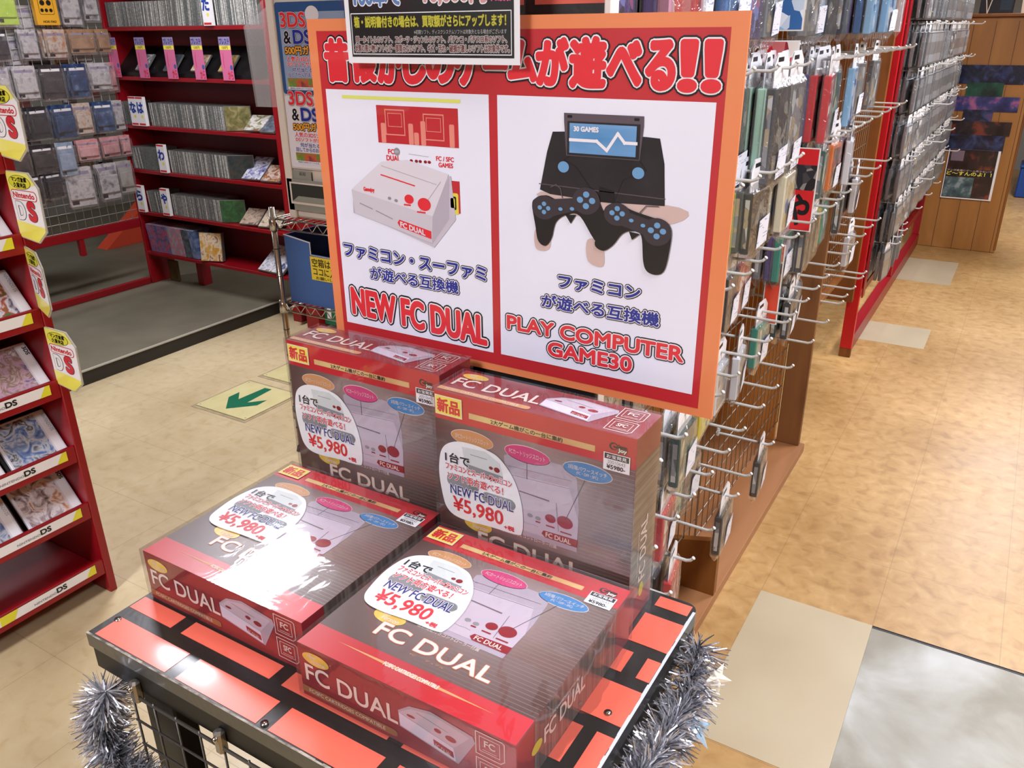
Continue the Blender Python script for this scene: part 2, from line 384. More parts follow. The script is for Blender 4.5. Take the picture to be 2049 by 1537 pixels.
for x0, y0, x1, y1 in ((-.34, .856, -.281, .922), (-.335, .944, -.285, .968), (-.337, .793, -.321, .836), (-.3, .793, -.281, .835), (-.345, .707, -.281, .772), (-.337, .624, -.322, .686), (-.304, .60, -.281, .687), (-.345, .53, -.281, .585), (-.33, .485, -.3, .51)):
    b.box((x0, y0, zz), (x1, y1, zz + .0006), BRICK)
under('brick_paper', b)
b = MB()   # chipped paper rim along the front and right edges
for i in range(60):
    a, c = CX0 + (CX1 - CX0) * i / 60, CX0 + (CX1 - CX0) * (i + 1) / 60
    w = .0018 + .0016 * random.random(); b.poly([(a, CY0 - .0004, zz + .001), (c, CY0 - .0004, zz + .001), (c, CY0 + w, zz + .001), (a, CY0 + w, zz + .001)], CHIP)
RIM = mat('paper_rim', '#b4b8be', .5)
for i in range(40):
    a, c = CY0 + (CY1 - R - CY0) * i / 40, CY0 + (CY1 - R - CY0) * (i + 1) / 40
    w = .003 + .0016 * random.random(); b.poly([(CX1 - w, a, zz + .001), (CX1 + .0004, a, zz + .001), (CX1 + .0004, c, zz + .001), (CX1 - w, c, zz + .001)], RIM)
under('worn_rim', b)
for nm, lo, hi in (('apron', (CX0 + .004, CY0 + .002, .66), (CX1 - .004, CY0 + .024, .698)), ('apron', (CX0 + .004, CY1 - .024, .66), (CX1 - .004, CY1 - .004, .698)),
                   ('apron', (CX0 + .004, CY0 + .024, .66), (CX0 + .026, CY1 - .024, .698)), ('apron', (CX1 - .026, CY0 + .024, .66), (CX1 - .004, CY1 - .024, .698))):
    b = MB(); b.bbox(lo, hi, CB, .002); under(nm, b)
for x, y in ((-.945, CY0 + .026), (CX1 - .09, CY0 + .026), (-.945, CY1 - .07), (CX1 - .09, CY1 - .07)):
    b = MB(); b.bbox((x, y, .05), (x + .07, y + .035, .66), CB, .003); under('leg', b)
    b = MB(); b.tube([(x + .02, y + .018, .025), (x + .05, y + .018, .025)], .025, CB, 14); under('caster', b)
b = MB(); b.bbox((CX0 + .03, CY0 + .03, .14), (CX1 - .03, CY1 - .03, .16), CB, .003); under('lower_shelf', b)
CWIRE = mat('cart_wire', '#6a655e', .35, .7)
b = MB()   # front wire panel
gy = CY0 - .004
b.tube([(-.915, gy, .655), (CX1 - .03, gy, .655)], .0028, CWIRE); b.tube([(-.915, gy, .16), (CX1 - .03, gy, .16)], .0028, CWIRE)
for k in range(14): x = -.915 + k * .0465; b.tube([(x, gy, .66), (x, gy, .16)], .0018, CWIRE, 5)
for k in range(11): z = .61 - k * .044; b.tube([(-.915, gy - .002, z), (CX1 - .03, gy - .002, z)], .0018, CWIRE, 5)
under('wire_panel', b)
b = MB()   # a second wire panel behind, seen through the first
for k in range(16): x = -.93 + k * .04; b.tube([(x, CY1 - .08, .655), (x, CY1 - .08, .16)], .0018, CWIRE, 5)
for k in range(12): z = .64 - k * .04; b.tube([(-.93, CY1 - .08, z), (CX1 - .05, CY1 - .08, z)], .0018, CWIRE, 5)
under('wire_panel', b)
CLIP = mat('clip_metal', '#8c8880', .3, .8)
for x in (-.905, -.735, -.5):
    b = MB(); b.bbox((x - .007, CY0 - .009, .645), (x + .007, CY0 + .004, .682), CLIP, .003); b.tube([(x, CY0 - .013, .672), (x, CY0 - .004, .672)], .004, CHROME, 10); under('wire_clip', b)
for x, y in ((-.99, .52), (-.305, .72), (-.66, .49)):
    b = MB(); b.tube([(x, y, CZ), (x, y, CZ + .002)], .005, CHROME, 14); under('screw', b)
# black panel that stands behind the boxes
BP = mat('panel_black', '#0d0c0d', .5)
b = MB(); b.bbox((-.935, 1.026, .5), (-.481, 1.038, 1.30), BP, .002)
b.bbox((-.93, CY1 - .03, .60), (-.90, 1.028, .63), CB, .002); b.bbox((-.52, CY1 - .03, .60), (-.49, 1.028, .63), CB, .002); under('back_panel', b)

# ------------------------------------------------------------------ console boxes
W, D, H = .317, .302, .083
def carton_brown():
    m = bpy.data.materials.new('carton_brown'); m.use_nodes = True; nt = m.node_tree; L = nt.links; p = nt.nodes['Principled BSDF']; N = nt.nodes.new
    tc = N('ShaderNodeTexCoord'); sp = N('ShaderNodeSeparateXYZ'); L.new(tc.outputs['Object'], sp.inputs[0])
    # printed radial glow behind the console picture, printed pin stripes
    vm = N('ShaderNodeVectorMath'); vm.operation = 'DISTANCE'; vm.inputs[1].default_value = (.17, .19, .083); L.new(tc.outputs['Object'], vm.inputs[0])
    cr = N('ShaderNodeValToRGB'); e = cr.color_ramp.elements; e.new(.5)
    for i, (q, c) in enumerate(((.0, '#a58f8c'), (.5, '#75605c'), (1.0, '#4f332e'))): e[i].position = q; e[i].color = (*lin(c), 1)
    mr = N('ShaderNodeMapRange'); mr.inputs[1].default_value = .03; mr.inputs[2].default_value = .19; L.new(vm.outputs['Value'], mr.inputs[0]); L.new(mr.outputs[0], cr.inputs[0])
    ma = N('ShaderNodeMath'); ma.operation = 'MULTIPLY'; ma.inputs[1].default_value = 1 / .0062; L.new(sp.outputs[1], ma.inputs[0])
    fr = N('ShaderNodeMath'); fr.operation = 'FRACT'; L.new(ma.outputs[0], fr.inputs[0])
    lt = N('ShaderNodeMath'); lt.operation = 'LESS_THAN'; lt.inputs[1].default_value = .16; L.new(fr.outputs[0], lt.inputs[0])
    gx = N('ShaderNodeMapRange'); gx.inputs[1].default_value = .12; gx.inputs[2].default_value = .30; gx.inputs[3].default_value = 0; gx.inputs[4].default_value = .3; L.new(sp.outputs[0], gx.inputs[0])
    mu = N('ShaderNodeMath'); mu.operation = 'MULTIPLY'; L.new(lt.outputs[0], mu.inputs[0]); L.new(gx.outputs[0], mu.inputs[1])
    mx = N('ShaderNodeMix'); mx.data_type = 'RGBA'; L.new(mu.outputs[0], mx.inputs[0]); L.new(cr.outputs[0], mx.inputs[6]); mx.inputs[7].default_value = (*lin('#b39a86'), 1)
    L.new(mx.outputs[2], p.inputs['Base Color']); p.inputs['Roughness'].default_value = .3; p.inputs['Coat Weight'].default_value = .3
    return m
CBROWN = carton_brown()
CRED = ramp_mat('carton_red', [(.3, '#b01822'), (.7, '#c8202c')], 4, .28, detail=2, coat=.3)
CMAROON = ramp_mat('carton_maroon', [(.25, '#74131c'), (.75, '#96202a')], 5, .3, detail=3, coat=.3)
CSIDE = ramp_mat('carton_side', [(.3, '#54443f'), (.7, '#7a6b62')], 220, .28, vec=(1, 1, .02), detail=0, coat=.3)
CREAM = mat('carton_cream_ink', '#e6d5cc', .35); CONS = mat('console_grey_ink', '#c3b4c2', .35); CONS2 = mat('console_side_ink', '#aea0ae', .35); CONSD = mat('console_shadow_ink', '#6f5f66', .35)
GOLD = ramp_mat('gold_ink', [(.2, '#c0912c'), (.5, '#ecc654'), (.8, '#b07a22')], 25, .3, vec=(1, .3, 1)); BTN = mat('button_red_ink', '#8c1420', .35)
GOLDBAR = ramp_mat('gold_bar_ink', [(.3, '#c98f60'), (.6, '#e2c684')], 8, .35)
ORE = mat('orange_label_ink', '#cf9560', .4); PIE = mat('pink_label_ink', '#cf3f7a', .4); BLE = mat('blue_label_ink', '#3f7fb8', .4)
STK = mat('sticker_cream', '#f3e3b0', .4); LINEINK = mat('thin_line_ink', '#6b6268', .4)
TOP = Frame((0, 0, H), (1, 0, 0), (0, 1, 0)); NEAR = Frame((0, 0, 0), (1, 0, 0), (0, 0, 1))
FAR = Frame((0, D, H), (1, 0, 0), (0, 0, -1)); RIGHT = Frame((W, 0, 0), (0, 1, 0), (0, 0, 1)); LEFT = Frame((0, D, 0), (0, -1, 0), (0, 0, 1))
def quad_console(b, fr, P, h):
    """small perspective console picture: P = outline corner points"""
    a, c, d, e, f, g = P    # back-left, back-right(top), right, right-bottom, front-bottom, left-bottom
    b.flat(fr, P, h, CONS)
def carton_meshes():
    r = {}
    b = MB(); e = .0002
    b.box((0, 0, 0), (W, D, H), CMAROON)
    # big face
    b.rect(TOP, 0, .04, W, .258, e, CBROWN); b.rect(TOP, 0, 0, W, .04, e, CRED); b.rect(TOP, 0, .258, W, D, e, CRED)
    b.flat(TOP, [(.042, .0265), (.16, .0285), (.275, .025), (.16, .0225)], 2 * e, ORE)
    # sides
    for fr in (LEFT, RIGHT): b.rect(fr, 0.04, 0, .258, H, e, CSIDE) if fr is RIGHT else b.rect(fr, D - .258, 0, D - .04, H, e, CSIDE)
    r['carton'] = b.data('carton')
    b = MB()   # printing on the big face
    F = TOP; h = .0006
    b.rect(F, .06, .2695, .259, .2785, h, GOLDBAR); b.text(F, '2大ゲーム機がこの一台に集約', .097, .2705, .211, .2775, h + .0002, BLACK, .0002)
    con = [(.128, .214), (.225, .216), (.249, .156), (.237, .113), (.142, .113)]
    b.flat(F, [(.118, .226), (.133, .236), (.226, .236), (.234, .22), (.238, .175), (.236, .104), (.13, .104)], h, CONS2)
    b.flat(F, [(.122, .20), (.222, .205), (.238, .155), (.236, .112), (.13, .112)], h + .0002, CONS)
    b.line(F, [(.126, .212), (.226, .216)], .0006, h + .0004, CONSD); b.line(F, [(.144, .176), (.191, .174)], .0022, h + .0005, CONSD)
    b.line(F, [(.203, .174), (.207, .129)], .0008, h + .0005, CONSD); b.line(F, [(.119, .198), (.222, .203)], .0006, h + .0004, CONSD)
    for x, y, rr in ((.217, .147, .0125), (.194, .146, .0085)): b.ell(F, x, y, rr, rr * .8, h + .0006, BTN)
    for x, y in ((.174, .14), (.161, .141)): b.ell(F, x, y, .0045, .0032, h + .0006, GREYINK, 16)
    for x, y, w in ((.194, .133, .007), (.219, .13, .009), (.174, .134, .004)): b.rrect(F, x - w, y - .0012, x + w, y + .0012, .001, h + .0006, BTN)
    b.flat(F, [(.183, .123), (.237, .125), (.237, .112), (.186, .112), (.18, .117)], h + .0006, BTN)
    b.text(F, 'FC DUAL', .187, .114, .227, .1215, h + .0008, CREAM, .0002)
    for k in range(12): b.ell(F, .146 + k * .0025, .1265 + .0005 * math.sin(k), .0006, .0006, h + .0006, LINEINK, 6)
    b.text(F, 'Controller', .135, .124, .143, .1275, h + .0006, LINEINK)
    for x, y, w, m, s in ((.064, .2375, .036, ORE, 'SFCカートリッジスロット'), (.156, .237, .036, PIE, 'FCカートリッジスロット'), (.249, .236, .036, BLE, None)):
        b.ell(F, x, y, w + .0008, .0135, h, CREAM); b.ell(F, x, y, w, .0125, h + .0002, m)
        if s: b.text(F, s, x - w * .8, y - .004, x + w * .8, y + .004, h + .0004, CREAM)
        else: b.text(F, '3段階パワースイッチ', x - .029, y - .001, x + .029, y + .006, h + .0004, CREAM); b.text(F, '(FC・OFF・SFC)', x - .016, y - .008, x + .016, y - .0025, h + .0004, CREAM)
    b.line(F, [(.156, .224), (.156, .199)], .0006, h + .0007, BLACK); b.line(F, [(.246, .223), (.218, .152)], .0006, h + .0007, BLACK); b.line(F, [(.08, .226), (.13, .21)], .0004, h + .0007, LINEINK)
    nv(b, F, .0705, .095, .0245, .0125, h)
    b.text(F, '連射機能付きコントローラー付属', .111, .0985, .204, .1045, h, CREAM)
    b.text(F, 'FC DUAL', .071, .0605, .243, .0845, h, CREAM, .0007, ((.0009, mat('copper_ink', '#c9693a', .35)),))
    b.text(F, 'FC　　デュアル', .135, .0525, .185, .0555, h, ORE)
    b.text(F, 'FC/SFC CARTRIDGES COMPATIBLE', .118, .0225, .198, .0285, h, CREAM, .0002)
    b.ell(F, .285, .2845, .006, .0055, h, BLACK); b.ell(F, .286, .2845, .0042, .0038, h + .0002, CRED); b.rect(F, .285, .283, .291, .2855, h + .0003, BLACK)
    b.text(F, 'Gamo', .2905, .284, .304, .2885, h + .0004, BLACK, .0003); b.text(F, 'Joy', .292, .277, .304, .2835, h + .0005, CREAM, .0004, ((.001, BLACK),))
    r['face_print'] = b.data('face_print')
    b = MB()   # both long edges
    for F in (NEAR, FAR):
        nv(b, F, .029, .066, .022, .0095, h)
        b.text(F, 'FC DUAL', .0095, .0285, .155, .0545, h, CREAM, .0005)
        b.flat(F, [(0, .017), (0, .0065), (.149, .0065), (.153, .009), (.153, .0145), (.149, .017)], h, ORE if F is FAR else mat('bronze_strip_ink', '#9c6438', .35))
        b.text(F, 'FC/SFC CARTRIDGES COMPATIBLE', .012, .0092, .135, .0145, h + .0002, CREAM)
        b.flat(F, [(.157, .052), (.174, .066), (.205, .0735), (.262, .066), (.265, .058), (.241, .014), (.158, .028)], h, CONS2)
        b.flat(F, [(.158, .05), (.176, .063), (.208, .07), (.258, .062), (.236, .036)], h + .0002, CONS)
        b.flat(F, [(.158, .049), (.235, .035), (.238, .016), (.159, .03)], h + .0002, mat('console_pale_ink', '#d9d2e4', .35))
        b.flat(F, [(.207, .034), (.2345, .029), (.2355, .02), (.208, .0255)], h + .0004, BTN); b.text(F, 'FC DUAL', .21, .0235, .232, .029, h + .0006, CREAM, shear=-.15)
        b.ell(F, .232, .047, .0075, .004, h + .0005, BTN); b.ell(F, .214, .05, .005, .003, h + .0005, BTN); b.ell(F, .176, .052, .006, .002, h + .0005, BTN)
        b.line(F, [(.185, .062), (.228, .055)], .0006, h + .0004, CONSD)
        for y0, y1, s in ((.046, .078, 'FC'), (.008, .04, 'SFC')):
            P = [(.266, y0), (.298, y0), (.303, y0 + .005), (.303, y1 - .002), (.30, y1), (.266, y1)]
            b.line(F, P, .0012, h, CREAM, True); b.line(F, [(.271, y0 + .006), (.297, y0 + .006), (.297, y1 - .005), (.271, y1 - .005)], .0008, h, CREAM, True)
            b.text(F, s, .277, y1 - .018, .291, y1 - .009, h, CREAM, .0003)
            b.line(F, [(.275, y0 + .009), (.293, y0 + .009)], .0007, h, CREAM)
    F = RIGHT; Mx = h
    b.text(F, 'FC DUAL', .062, .030, .165, .052, Mx, CREAM, .0006); b.text(F, 'FC/SFC CARTRIDGES COMPATIBLE', .075, .056, .15, .060, Mx, CREAM)
    b.ell(F, .045, .04, .012, .008, Mx, mat('yellow_green_ink', '#c6c63a', .4))
    r['edge_print'] = b.data('edge_print')
    b = MB(); F = TOP; h = .0016
    b.rect(F, .002, .2655, .049, .2965, h, STK); b.rect(F, .004, .2675, .047, .2945, h + .0002, YELLOWINK)
    b.text(F, '新品', .0065, .2705, .0445, .2915, h + .0004, REDINK, .0009)
    r['new_sticker'] = b.data('new_sticker')
    b = MB()
    b.rect(F, .272, .249, .3095, .2745, h, WHITE); b.rect(F, .2735, .2655, .308, .2735, h + .0002, BLACK); b.text(F, 'お宝発見', .2765, .267, .305, .2722, h + .0004, WHITE, .0001)
    b.text(F, '20010643', .278, .259, .303, .264, h + .0002, GREYINK); b.text(F, '¥5980-', .277, .2515, .303, .2575, h + .0002, BLACK, .0003)
    r['price_tag'] = b.data('price_tag')
    b = MB(); h = .0022
    BL = [(.005, .187), (.004, .161), (.009, .127), (.015, .11), (.028, .1), (.053, .097), (.095, .1), (.14, .1015), (.148, .108), (.15, .126), (.148, .153), (.14, .182), (.128, .203), (.11, .221), (.091, .2275), (.066, .2305), (.04, .2285), (.021, .22), (.01, .207)]
    b.blob(F, BL, h, WHITE)
    q = h + .0002; pg = mat('pale_console_ink', '#d5dada', .4)
    b.flat(F, [(.047, .222), (.088, .2245), (.112, .212), (.117, .192), (.052, .196)], q, pg); b.flat(F, [(.052, .196), (.117, .192), (.117, .178), (.056, .184)], q, GREYINK)
    b.line(F, [(.062, .213), (.09, .2125)], .001, q + .0001, GREYINK); b.ell(F, .107, .2, .005, .0042, q + .0002, BTN); b.ell(F, .097, .2005, .0035, .0026, q + .0002, BTN)
    b.rrect(F, .089, .181, .116, .1865, .002, q + .0002, BTN)
    for x0, y0, x1, y1 in ((.018, .15, .075, .172), (.08, .14, .138, .158)):
        b.rrect(F, x0, y0, x1, y1, .0095, q, GREYINK); b.ell(F, x1 - .01, (y0 + y1) / 2, .008, .008, q + .0001, mat('pad_grey_ink', '#7a8284', .4), 18)
    b.text(F, '1台で', .017, .191, .06, .207, q + .0004, BLACK, .0006, ((.0008, WHITE),))
    b.text(F, 'ファミコンとスーパーファミコン', .017, .178, .132, .189, q + .0004, REDINK, .0003, ((.0008, WHITE),)); b.text(F, 'ソフト両方遊べる！', .02, .1615, .117, .1745, q + .0004, REDINK, .0003, ((.0008, WHITE),))
    b.text(F, 'NEW FC DUAL', .024, .138, .134, .154, q + .0004, NAVY, .0003, ((.0008, WHITE),))
    b.text(F, '¥5,980', .028, .107, .116, .134, q + .0004, REDINK, .0006); b.text(F, '+税', .118, .105, .135, .1125, q + .0004, REDINK, .0004)
    r['promo_sticker'] = b.data('promo_sticker')
    return r
def nv(b, F, x, y, rx, ry, h):
    b.ell(F, x, y, rx, ry, h, GOLD, tilt=0); b.text(F, 'New', x - rx * .62, y + ry * .08, x - rx * .02, y + ry * .72, h + .0002, CREAM, .0001, italic=.3)
    b.text(F, 'Version', x - rx * .45, y - ry * .62, x + rx * .68, y - ry * .02, h + .0002, CREAM, .0001, italic=.3)
PARTS = carton_meshes()
def film_mesh(seed):
    rnd = random.Random(seed); b = MB(); g = .0036; n = 14
    fac = [(Frame((-g, -g, H + g), (1, 0, 0), (0, 1, 0)), W + 2 * g, D + 2 * g), (Frame((-g, -g, -.0), (1, 0, 0), (0, 0, 1)), W + 2 * g, H + g), (Frame((-g, D + g, H + g), (1, 0, 0), (0, 0, -1)), W + 2 * g, H + g),
           (Frame((W + g, -g, 0), (0, 1, 0), (0, 0, 1)), D + 2 * g, H + g), (Frame((-g, D + g, 0), (0, -1, 0), (0, 0, 1)), D + 2 * g, H + g)]
    for fr, w, h in fac:
        nx, ny = int(w / .012), max(3, int(h / .012)); V = []; F = []
        for j in range(ny + 1):
            for i in range(nx + 1):
                e = 0 if i in (0, nx) or j in (0, ny) else (rnd.random() - .5) * .00045
                if seed == 1 and fr is fac[3][0] and 0 < i < nx and j < ny: e += .011 * math.sin(PI * i / nx) * (1 - j / ny) * (.8 + .4 * rnd.random())
                V.append(fr(w * i / nx, h * j / ny, e))
        for j in range(ny):
            for i in range(nx): k = j * (nx + 1) + i; F.append((k, k + 1, k + nx + 2, k + nx + 1))
        b.mesh(V, F, FILM, True)
    return b.data('shrink_wrap')
films = [film_mesh(1), film_mesh(2)]
def console_box(matrix, label, fi, skip=()):
    t = thing('console_box', label, 'boxed game console'); t.matrix_world = matrix; t['group'] = 'boxed game consoles on the cart'
    for n in ('carton', 'face_print', 'edge_print', 'new_sticker', 'price_tag', 'promo_sticker'): put(n, PARTS[n], t)
    put('shrink_wrap', films[fi], t)
    return t
z0 = CZ + .0008
console_box(Matrix.Translation((-.654, .552, z0)) @ Matrix.Rotation(.0, 4, 'Z'), 'red and brown console box lying flat, beside the silver tinsel, its title fully readable', 0)
console_box(Matrix.Translation((-.991, .580, z0)), 'red and brown console box lying flat with a strong white lamp glare across it', 1)
UP = Matrix.Rotation(PI / 2, 4, 'X')
console_box(Matrix.Translation((-.664, .9535, z0)) @ UP, 'red and brown console box standing upright, beside the hanging game cases', 1)
console_box(Matrix.Translation((-1.004, .998, z0)) @ UP, 'red and brown console box standing upright, the one beside the wire shelf', 0)

# ------------------------------------------------------------------ the large poster
PY = 1.02
F = Frame((-.987, PY, 1.0), (1, 0, 0), (0, 0, 1))
def pm(n, c): return mat(n, c, .22, coat=.35, bump=(3, .25))
PO = ramp_mat('poster_orange', [(.3, '#e08252'), (.7, '#e68c5c')], 3, .3, coat=.35); PR = ramp_mat('poster_red', [(.3, '#b62a30'), (.7, '#c22f36')], 3, .3, coat=.35)
PW = ramp_mat('poster_white', [(.3, '#e2e3f4'), (.7, '#ecedfa')], 3, .25, coat=.35); PT = mat('poster_title_red', '#dd2f39', .3, coat=.3); PN = mat('poster_navy', '#23308f', .3, coat=.3)
POW = mat('poster_outline_white', '#ece8ee', .3, coat=.3); PB = mat('poster_black', '#131014', .3, coat=.3)
t = thing('poster', 'large orange-bordered poster advertising two game consoles, standing behind the boxes', 'poster', (-.644, PY, 1.0))
def P(name, b): return under(name, b, t)
b = MB(); b.box((0, 0, -.004), (.688, .517, 0), PO, Frame((-.987, PY, 1.0), (1, 0, 0), (0, 0, 1))); P('board', b)
b = MB(); b.rect(F, .018, .012, .667, .5, .0004, PR); b.rect(F, .027, .031, .331, .4165, .0007, PW); b.rect(F, .345, .0315, .657, .4165, .0007, PW); P('printed_panel', b)
b = MB(); o = ((.0042, PB), (.0019, POW))
s = '昔懐かしのゲームが遊べる！！'
for ch, x0, x1, y0, y1 in (('昔', .034, .079, .430, .487), ('懐', .086, .13, .430, .487), ('か', .137, .178, .430, .487), ('し', .186, .222, .430, .487), ('の', .228, .272, .432, .485), ('ゲ', .277, .318, .430, .487), ('ー', .326, .36, .452, .462),
                           ('ム', .366, .406, .437, .484), ('が', .410, .453, .433, .487), ('遊', .460, .507, .431, .488), ('べ', .513, .556, .435, .483), ('る', .566, .600, .431, .484), ('！', .609, .628, .430, .484), ('！', .639, .658, .430, .484)):
    b.text(F, ch, x0, y0, x1, y1, .001, PT, .0034, o, dz=.0003)
P('headline_lettering', b)
b = MB(); o = ((.0026, PB), (.0012, POW))
b.text(F, 'ファミコン・スーファミ', .036, .151, .320, .172, .001, PN, .0009, o, shear=-.018, dz=.0003); b.text(F, 'が遊べる互換機', .09, .118, .268, .138, .001, PN, .0006, o, dz=.0003)
b.text(F, 'NEW FC DUAL', .044, .050, .318, .096, .001, PT, .0024, ((.0046, PB), (.002, POW)), shear=-.03, dz=.0003)
P('product_lettering', b)
b = MB()
b.text(F, 'ファミコン', .446, .1555, .572, .173, .001, PN, .0009, o, dz=.0003); b.text(F, 'が遊べる互換機', .418, .1215, .602, .141, .001, PN, .0007, o, dz=.0003)
b.text(F, 'PLAY COMPUTER', .358, .077, .64, .098, .001, PT, .0012, ((.0034, PB), (.0015, POW)), dz=.0003); b.text(F, 'GAME30', .43, .047, .565, .068, .0012, PT, .0012, ((.0034, PB), (.0015, POW)), dz=.0003)
P('product_lettering', b)
b = MB()   # picture of the white console
h = .0011; PG = mat('poster_console_white', '#d9d3dc', .3, coat=.3); PG2 = mat('poster_console_front', '#c9c2cc', .3, coat=.3); PG3 = mat('poster_console_side', '#b3abb8', .3, coat=.3); PS = mat('poster_soft_shadow', '#c4bcc8', .3)
b.rect(F, .06, .4035, .283, .4085, h, mat('poster_lime', '#dbe070', .35))
b.rect(F, .127, .341, .278, .396, h, PR); lt = mat('poster_light_red', '#e08a7c', .3)
for x, y in ((.16, .372), (.232, .368)):
    b.line(F, [(x - .016, y - .018), (x + .02, y - .018), (x + .02, y + .018), (x - .016, y + .018)], .0018, h + .0003, lt, True); b.line(F, [(x - .011, y - .006), (x + .015, y - .006), (x + .015, y + .013), (x - .011, y + .013)], .001, h + .0003, lt, True)
for x in (.137, .19, .2, .213, .265): b.rrect(F, x - .003, .341, x + .006, .358 + .02 * random.random(), .002, h + .0002, lt)
b.text(F, 'FC', .145, .325, .157, .332, h, PT, .0004); b.text(F, 'DUAL', .141, .315, .167, .3225, h, PT, .0004); b.ell(F, .162, .329, .006, .006, h, GREYINK, 18); b.text(F, 'NEW', .158, .327, .166, .331, h + .0002, PW)
b.text(F, 'FC / SFC', .236, .3205, .268, .327, h, PT, .0003); b.text(F, 'GAMES', .24, .3115, .266, .318, h, PT, .0003)
b.line(F, [(.185, .327), (.222, .325)], .0006, h, GREYINK); b.text(F, '● ●● ●●', .186, .315, .226, .3195, h, BTN)
b.rect(F, .255, .245, .277, .293, h, PR); b.rrect(F, .252, .243, .274, .275, .003, h + .0002, mat('poster_yellow', '#dfd04e', .35)); b.rrect(F, .257, .25, .27, .27, .002, h + .0003, PB); b.rrect(F, .2595, .2525, .2675, .2675, .002, h + .0004, mat('poster_yellow', '#dfd04e', .35))
b.flat(F, [(.07, .228), (.225, .187), (.268, .235), (.262, .30), (.15, .27)], h + .0004, PS)
b.flat(F, [(.066, .262), (.064, .226), (.222, .1925), (.256, .235), (.259, .3), (.223, .24)], h + .0005, PG3)
b.flat(F, [(.064, .264), (.13, .312), (.182, .318), (.258, .302), (.225, .236)], h + .0006, PG)
b.flat(F, [(.064, .264), (.225, .236), (.222, .1935), (.0675, .226)], h + .0007, PG2)
b.line(F, [(.128, .292), (.193, .28)], .002, h + .0008, PT); b.line(F, [(.13, .306), (.235, .285)], .0006, h + .0008, GREYINK); b.line(F, [(.2, .24), (.243, .29)], .0006, h + .0008, GREYINK)
b.text(F, 'Gamejoy', .09, .262, .112, .27, h + .0009, PT, .0004)
for x, y, rx in ((.181, .2585, .009), (.21, .253, .0125)): b.ell(F, x, y, rx, rx * .8, h + .0009, PT)
b.rrect(F, .17, .248, .184, .2505, .001, h + .0009, PT); b.rrect(F, .195, .239, .212, .2415, .001, h + .0009, PT)
for x, y in ((.142, .2565), (.155, .254)): b.ell(F, x, y, .0035, .0025, h + .0009, GREYINK, 14)
b.flat(F, [(.159, .2245), (.221, .2125), (.221, .2), (.16, .2125), (.155, .219)], h + .0009, PT); b.text(F, 'FC DUAL', .161, .2135, .209, .2215, h + .0011, PG, .0005, shear=-.19)
b.line(F, [(.08, .243), (.105, .236)], .0016, h + .0009, GREYINK); b.line(F, [(.113, .234), (.145, .224)], .0016, h + .0009, GREYINK)
P('console_picture', b)
b = MB()   # picture of the black console and its two pads
K1 = ramp_mat('poster_console_black', [(.3, '#1c181c'), (.7, '#2c262b')], 18, .3, coat=.3); K2 = mat('poster_cartridge_grey', '#5a4f58', .3, coat=.3); K3 = mat('poster_pad_black', '#3a3238', .3, coat=.3); K4 = mat('poster_pad_grip', '#1d191c', .3, coat=.3)
KB = mat('poster_button_blue', '#6b9cc9', .3, coat=.3); SC = ramp_mat('poster_screen_blue', [(.35, '#4a86bd'), (.65, '#8fb8e0')], 14, .3, vec=(.2, 1, 1)); SH = mat('poster_warm_reflection', '#cdb3ad', .3)
b.blob(F, [(.415, .29), (.62, .287), (.60, .262), (.47, .262)], h, SH)
b.flat(F, [(.414, .293), (.425, .345), (.4335, .372), (.452, .373), (.57, .372), (.588, .371), (.596, .34), (.6, .287), (.505, .284), (.43, .288)], h + .0002, K1)
b.flat(F, [(.506, .305), (.528, .3), (.53, .284), (.505, .284)], h + .0004, PB); b.line(F, [(.413, .301), (.6, .296)], .0012, h + .0004, K2)
b.line(F, [(.463, .344), (.452, .336), (.47, .328), (.494, .30)], .0009, h + .0005, PB); b.line(F, [(.56, .344), (.572, .33), (.54, .316), (.53, .29)], .0009, h + .0005, PB)
b.flat(F, [(.4505, .397), (.565, .397), (.5655, .385), (.562, .342), (.455, .342), (.451, .385)], h + .0006, K2); b.rect(F, .456, .343, .561, .387, h + .0007, K1); b.rect(F, .4595, .346, .556, .3845, h + .0008, SC)
b.line(F, [(.461, .363), (.5, .363), (.515, .352), (.53, .374), (.54, .363), (.556, .363)], .004, h + .001, POW); b.text(F, '30 GAMES', .466, .3745, .502, .3805, h + .001, POW, .0004)
for x in (.459, .555): b.rrect(F, x - .003, .391, x + .004, .3945, .001, h + .0008, PB)
for x, y in ((.451, .3265), (.561, .3262)): b.ell(F, x, y, .0085, .0075, h + .0008, KB)
for k, (dx, dy, sc_) in enumerate(((0, 0, 1),)):
    pass
b.blob(F, [(.407, .236), (.43, .236), (.43, .21), (.408, .208)], h + .0001, SH); b.blob(F, [(.49, .23), (.512, .228), (.516, .196), (.492, .2)], h + .0001, SH)
# pad one
b.blob(F, [(.402, .27), (.407, .28), (.425, .286), (.445, .281), (.47, .287), (.486, .299), (.502, .292), (.512, .275), (.525, .25), (.506, .228), (.478, .262), (.458, .262), (.441, .25), (.434, .226), (.424, .214), (.412, .22), (.407, .243)], h + .0012, K4)
b.ell(F, .4215, .2685, .0195, .017, h + .0014, K3); b.ell(F, .487, .2835, .021, .0185, h + .0014, K3); b.flat(F, [(.43, .256), (.476, .27), (.476, .287), (.43, .281)], h + .0013, K3)
b.flat(F, [(.455, .262), (.472, .263), (.464, .25)], h + .0012, K4)
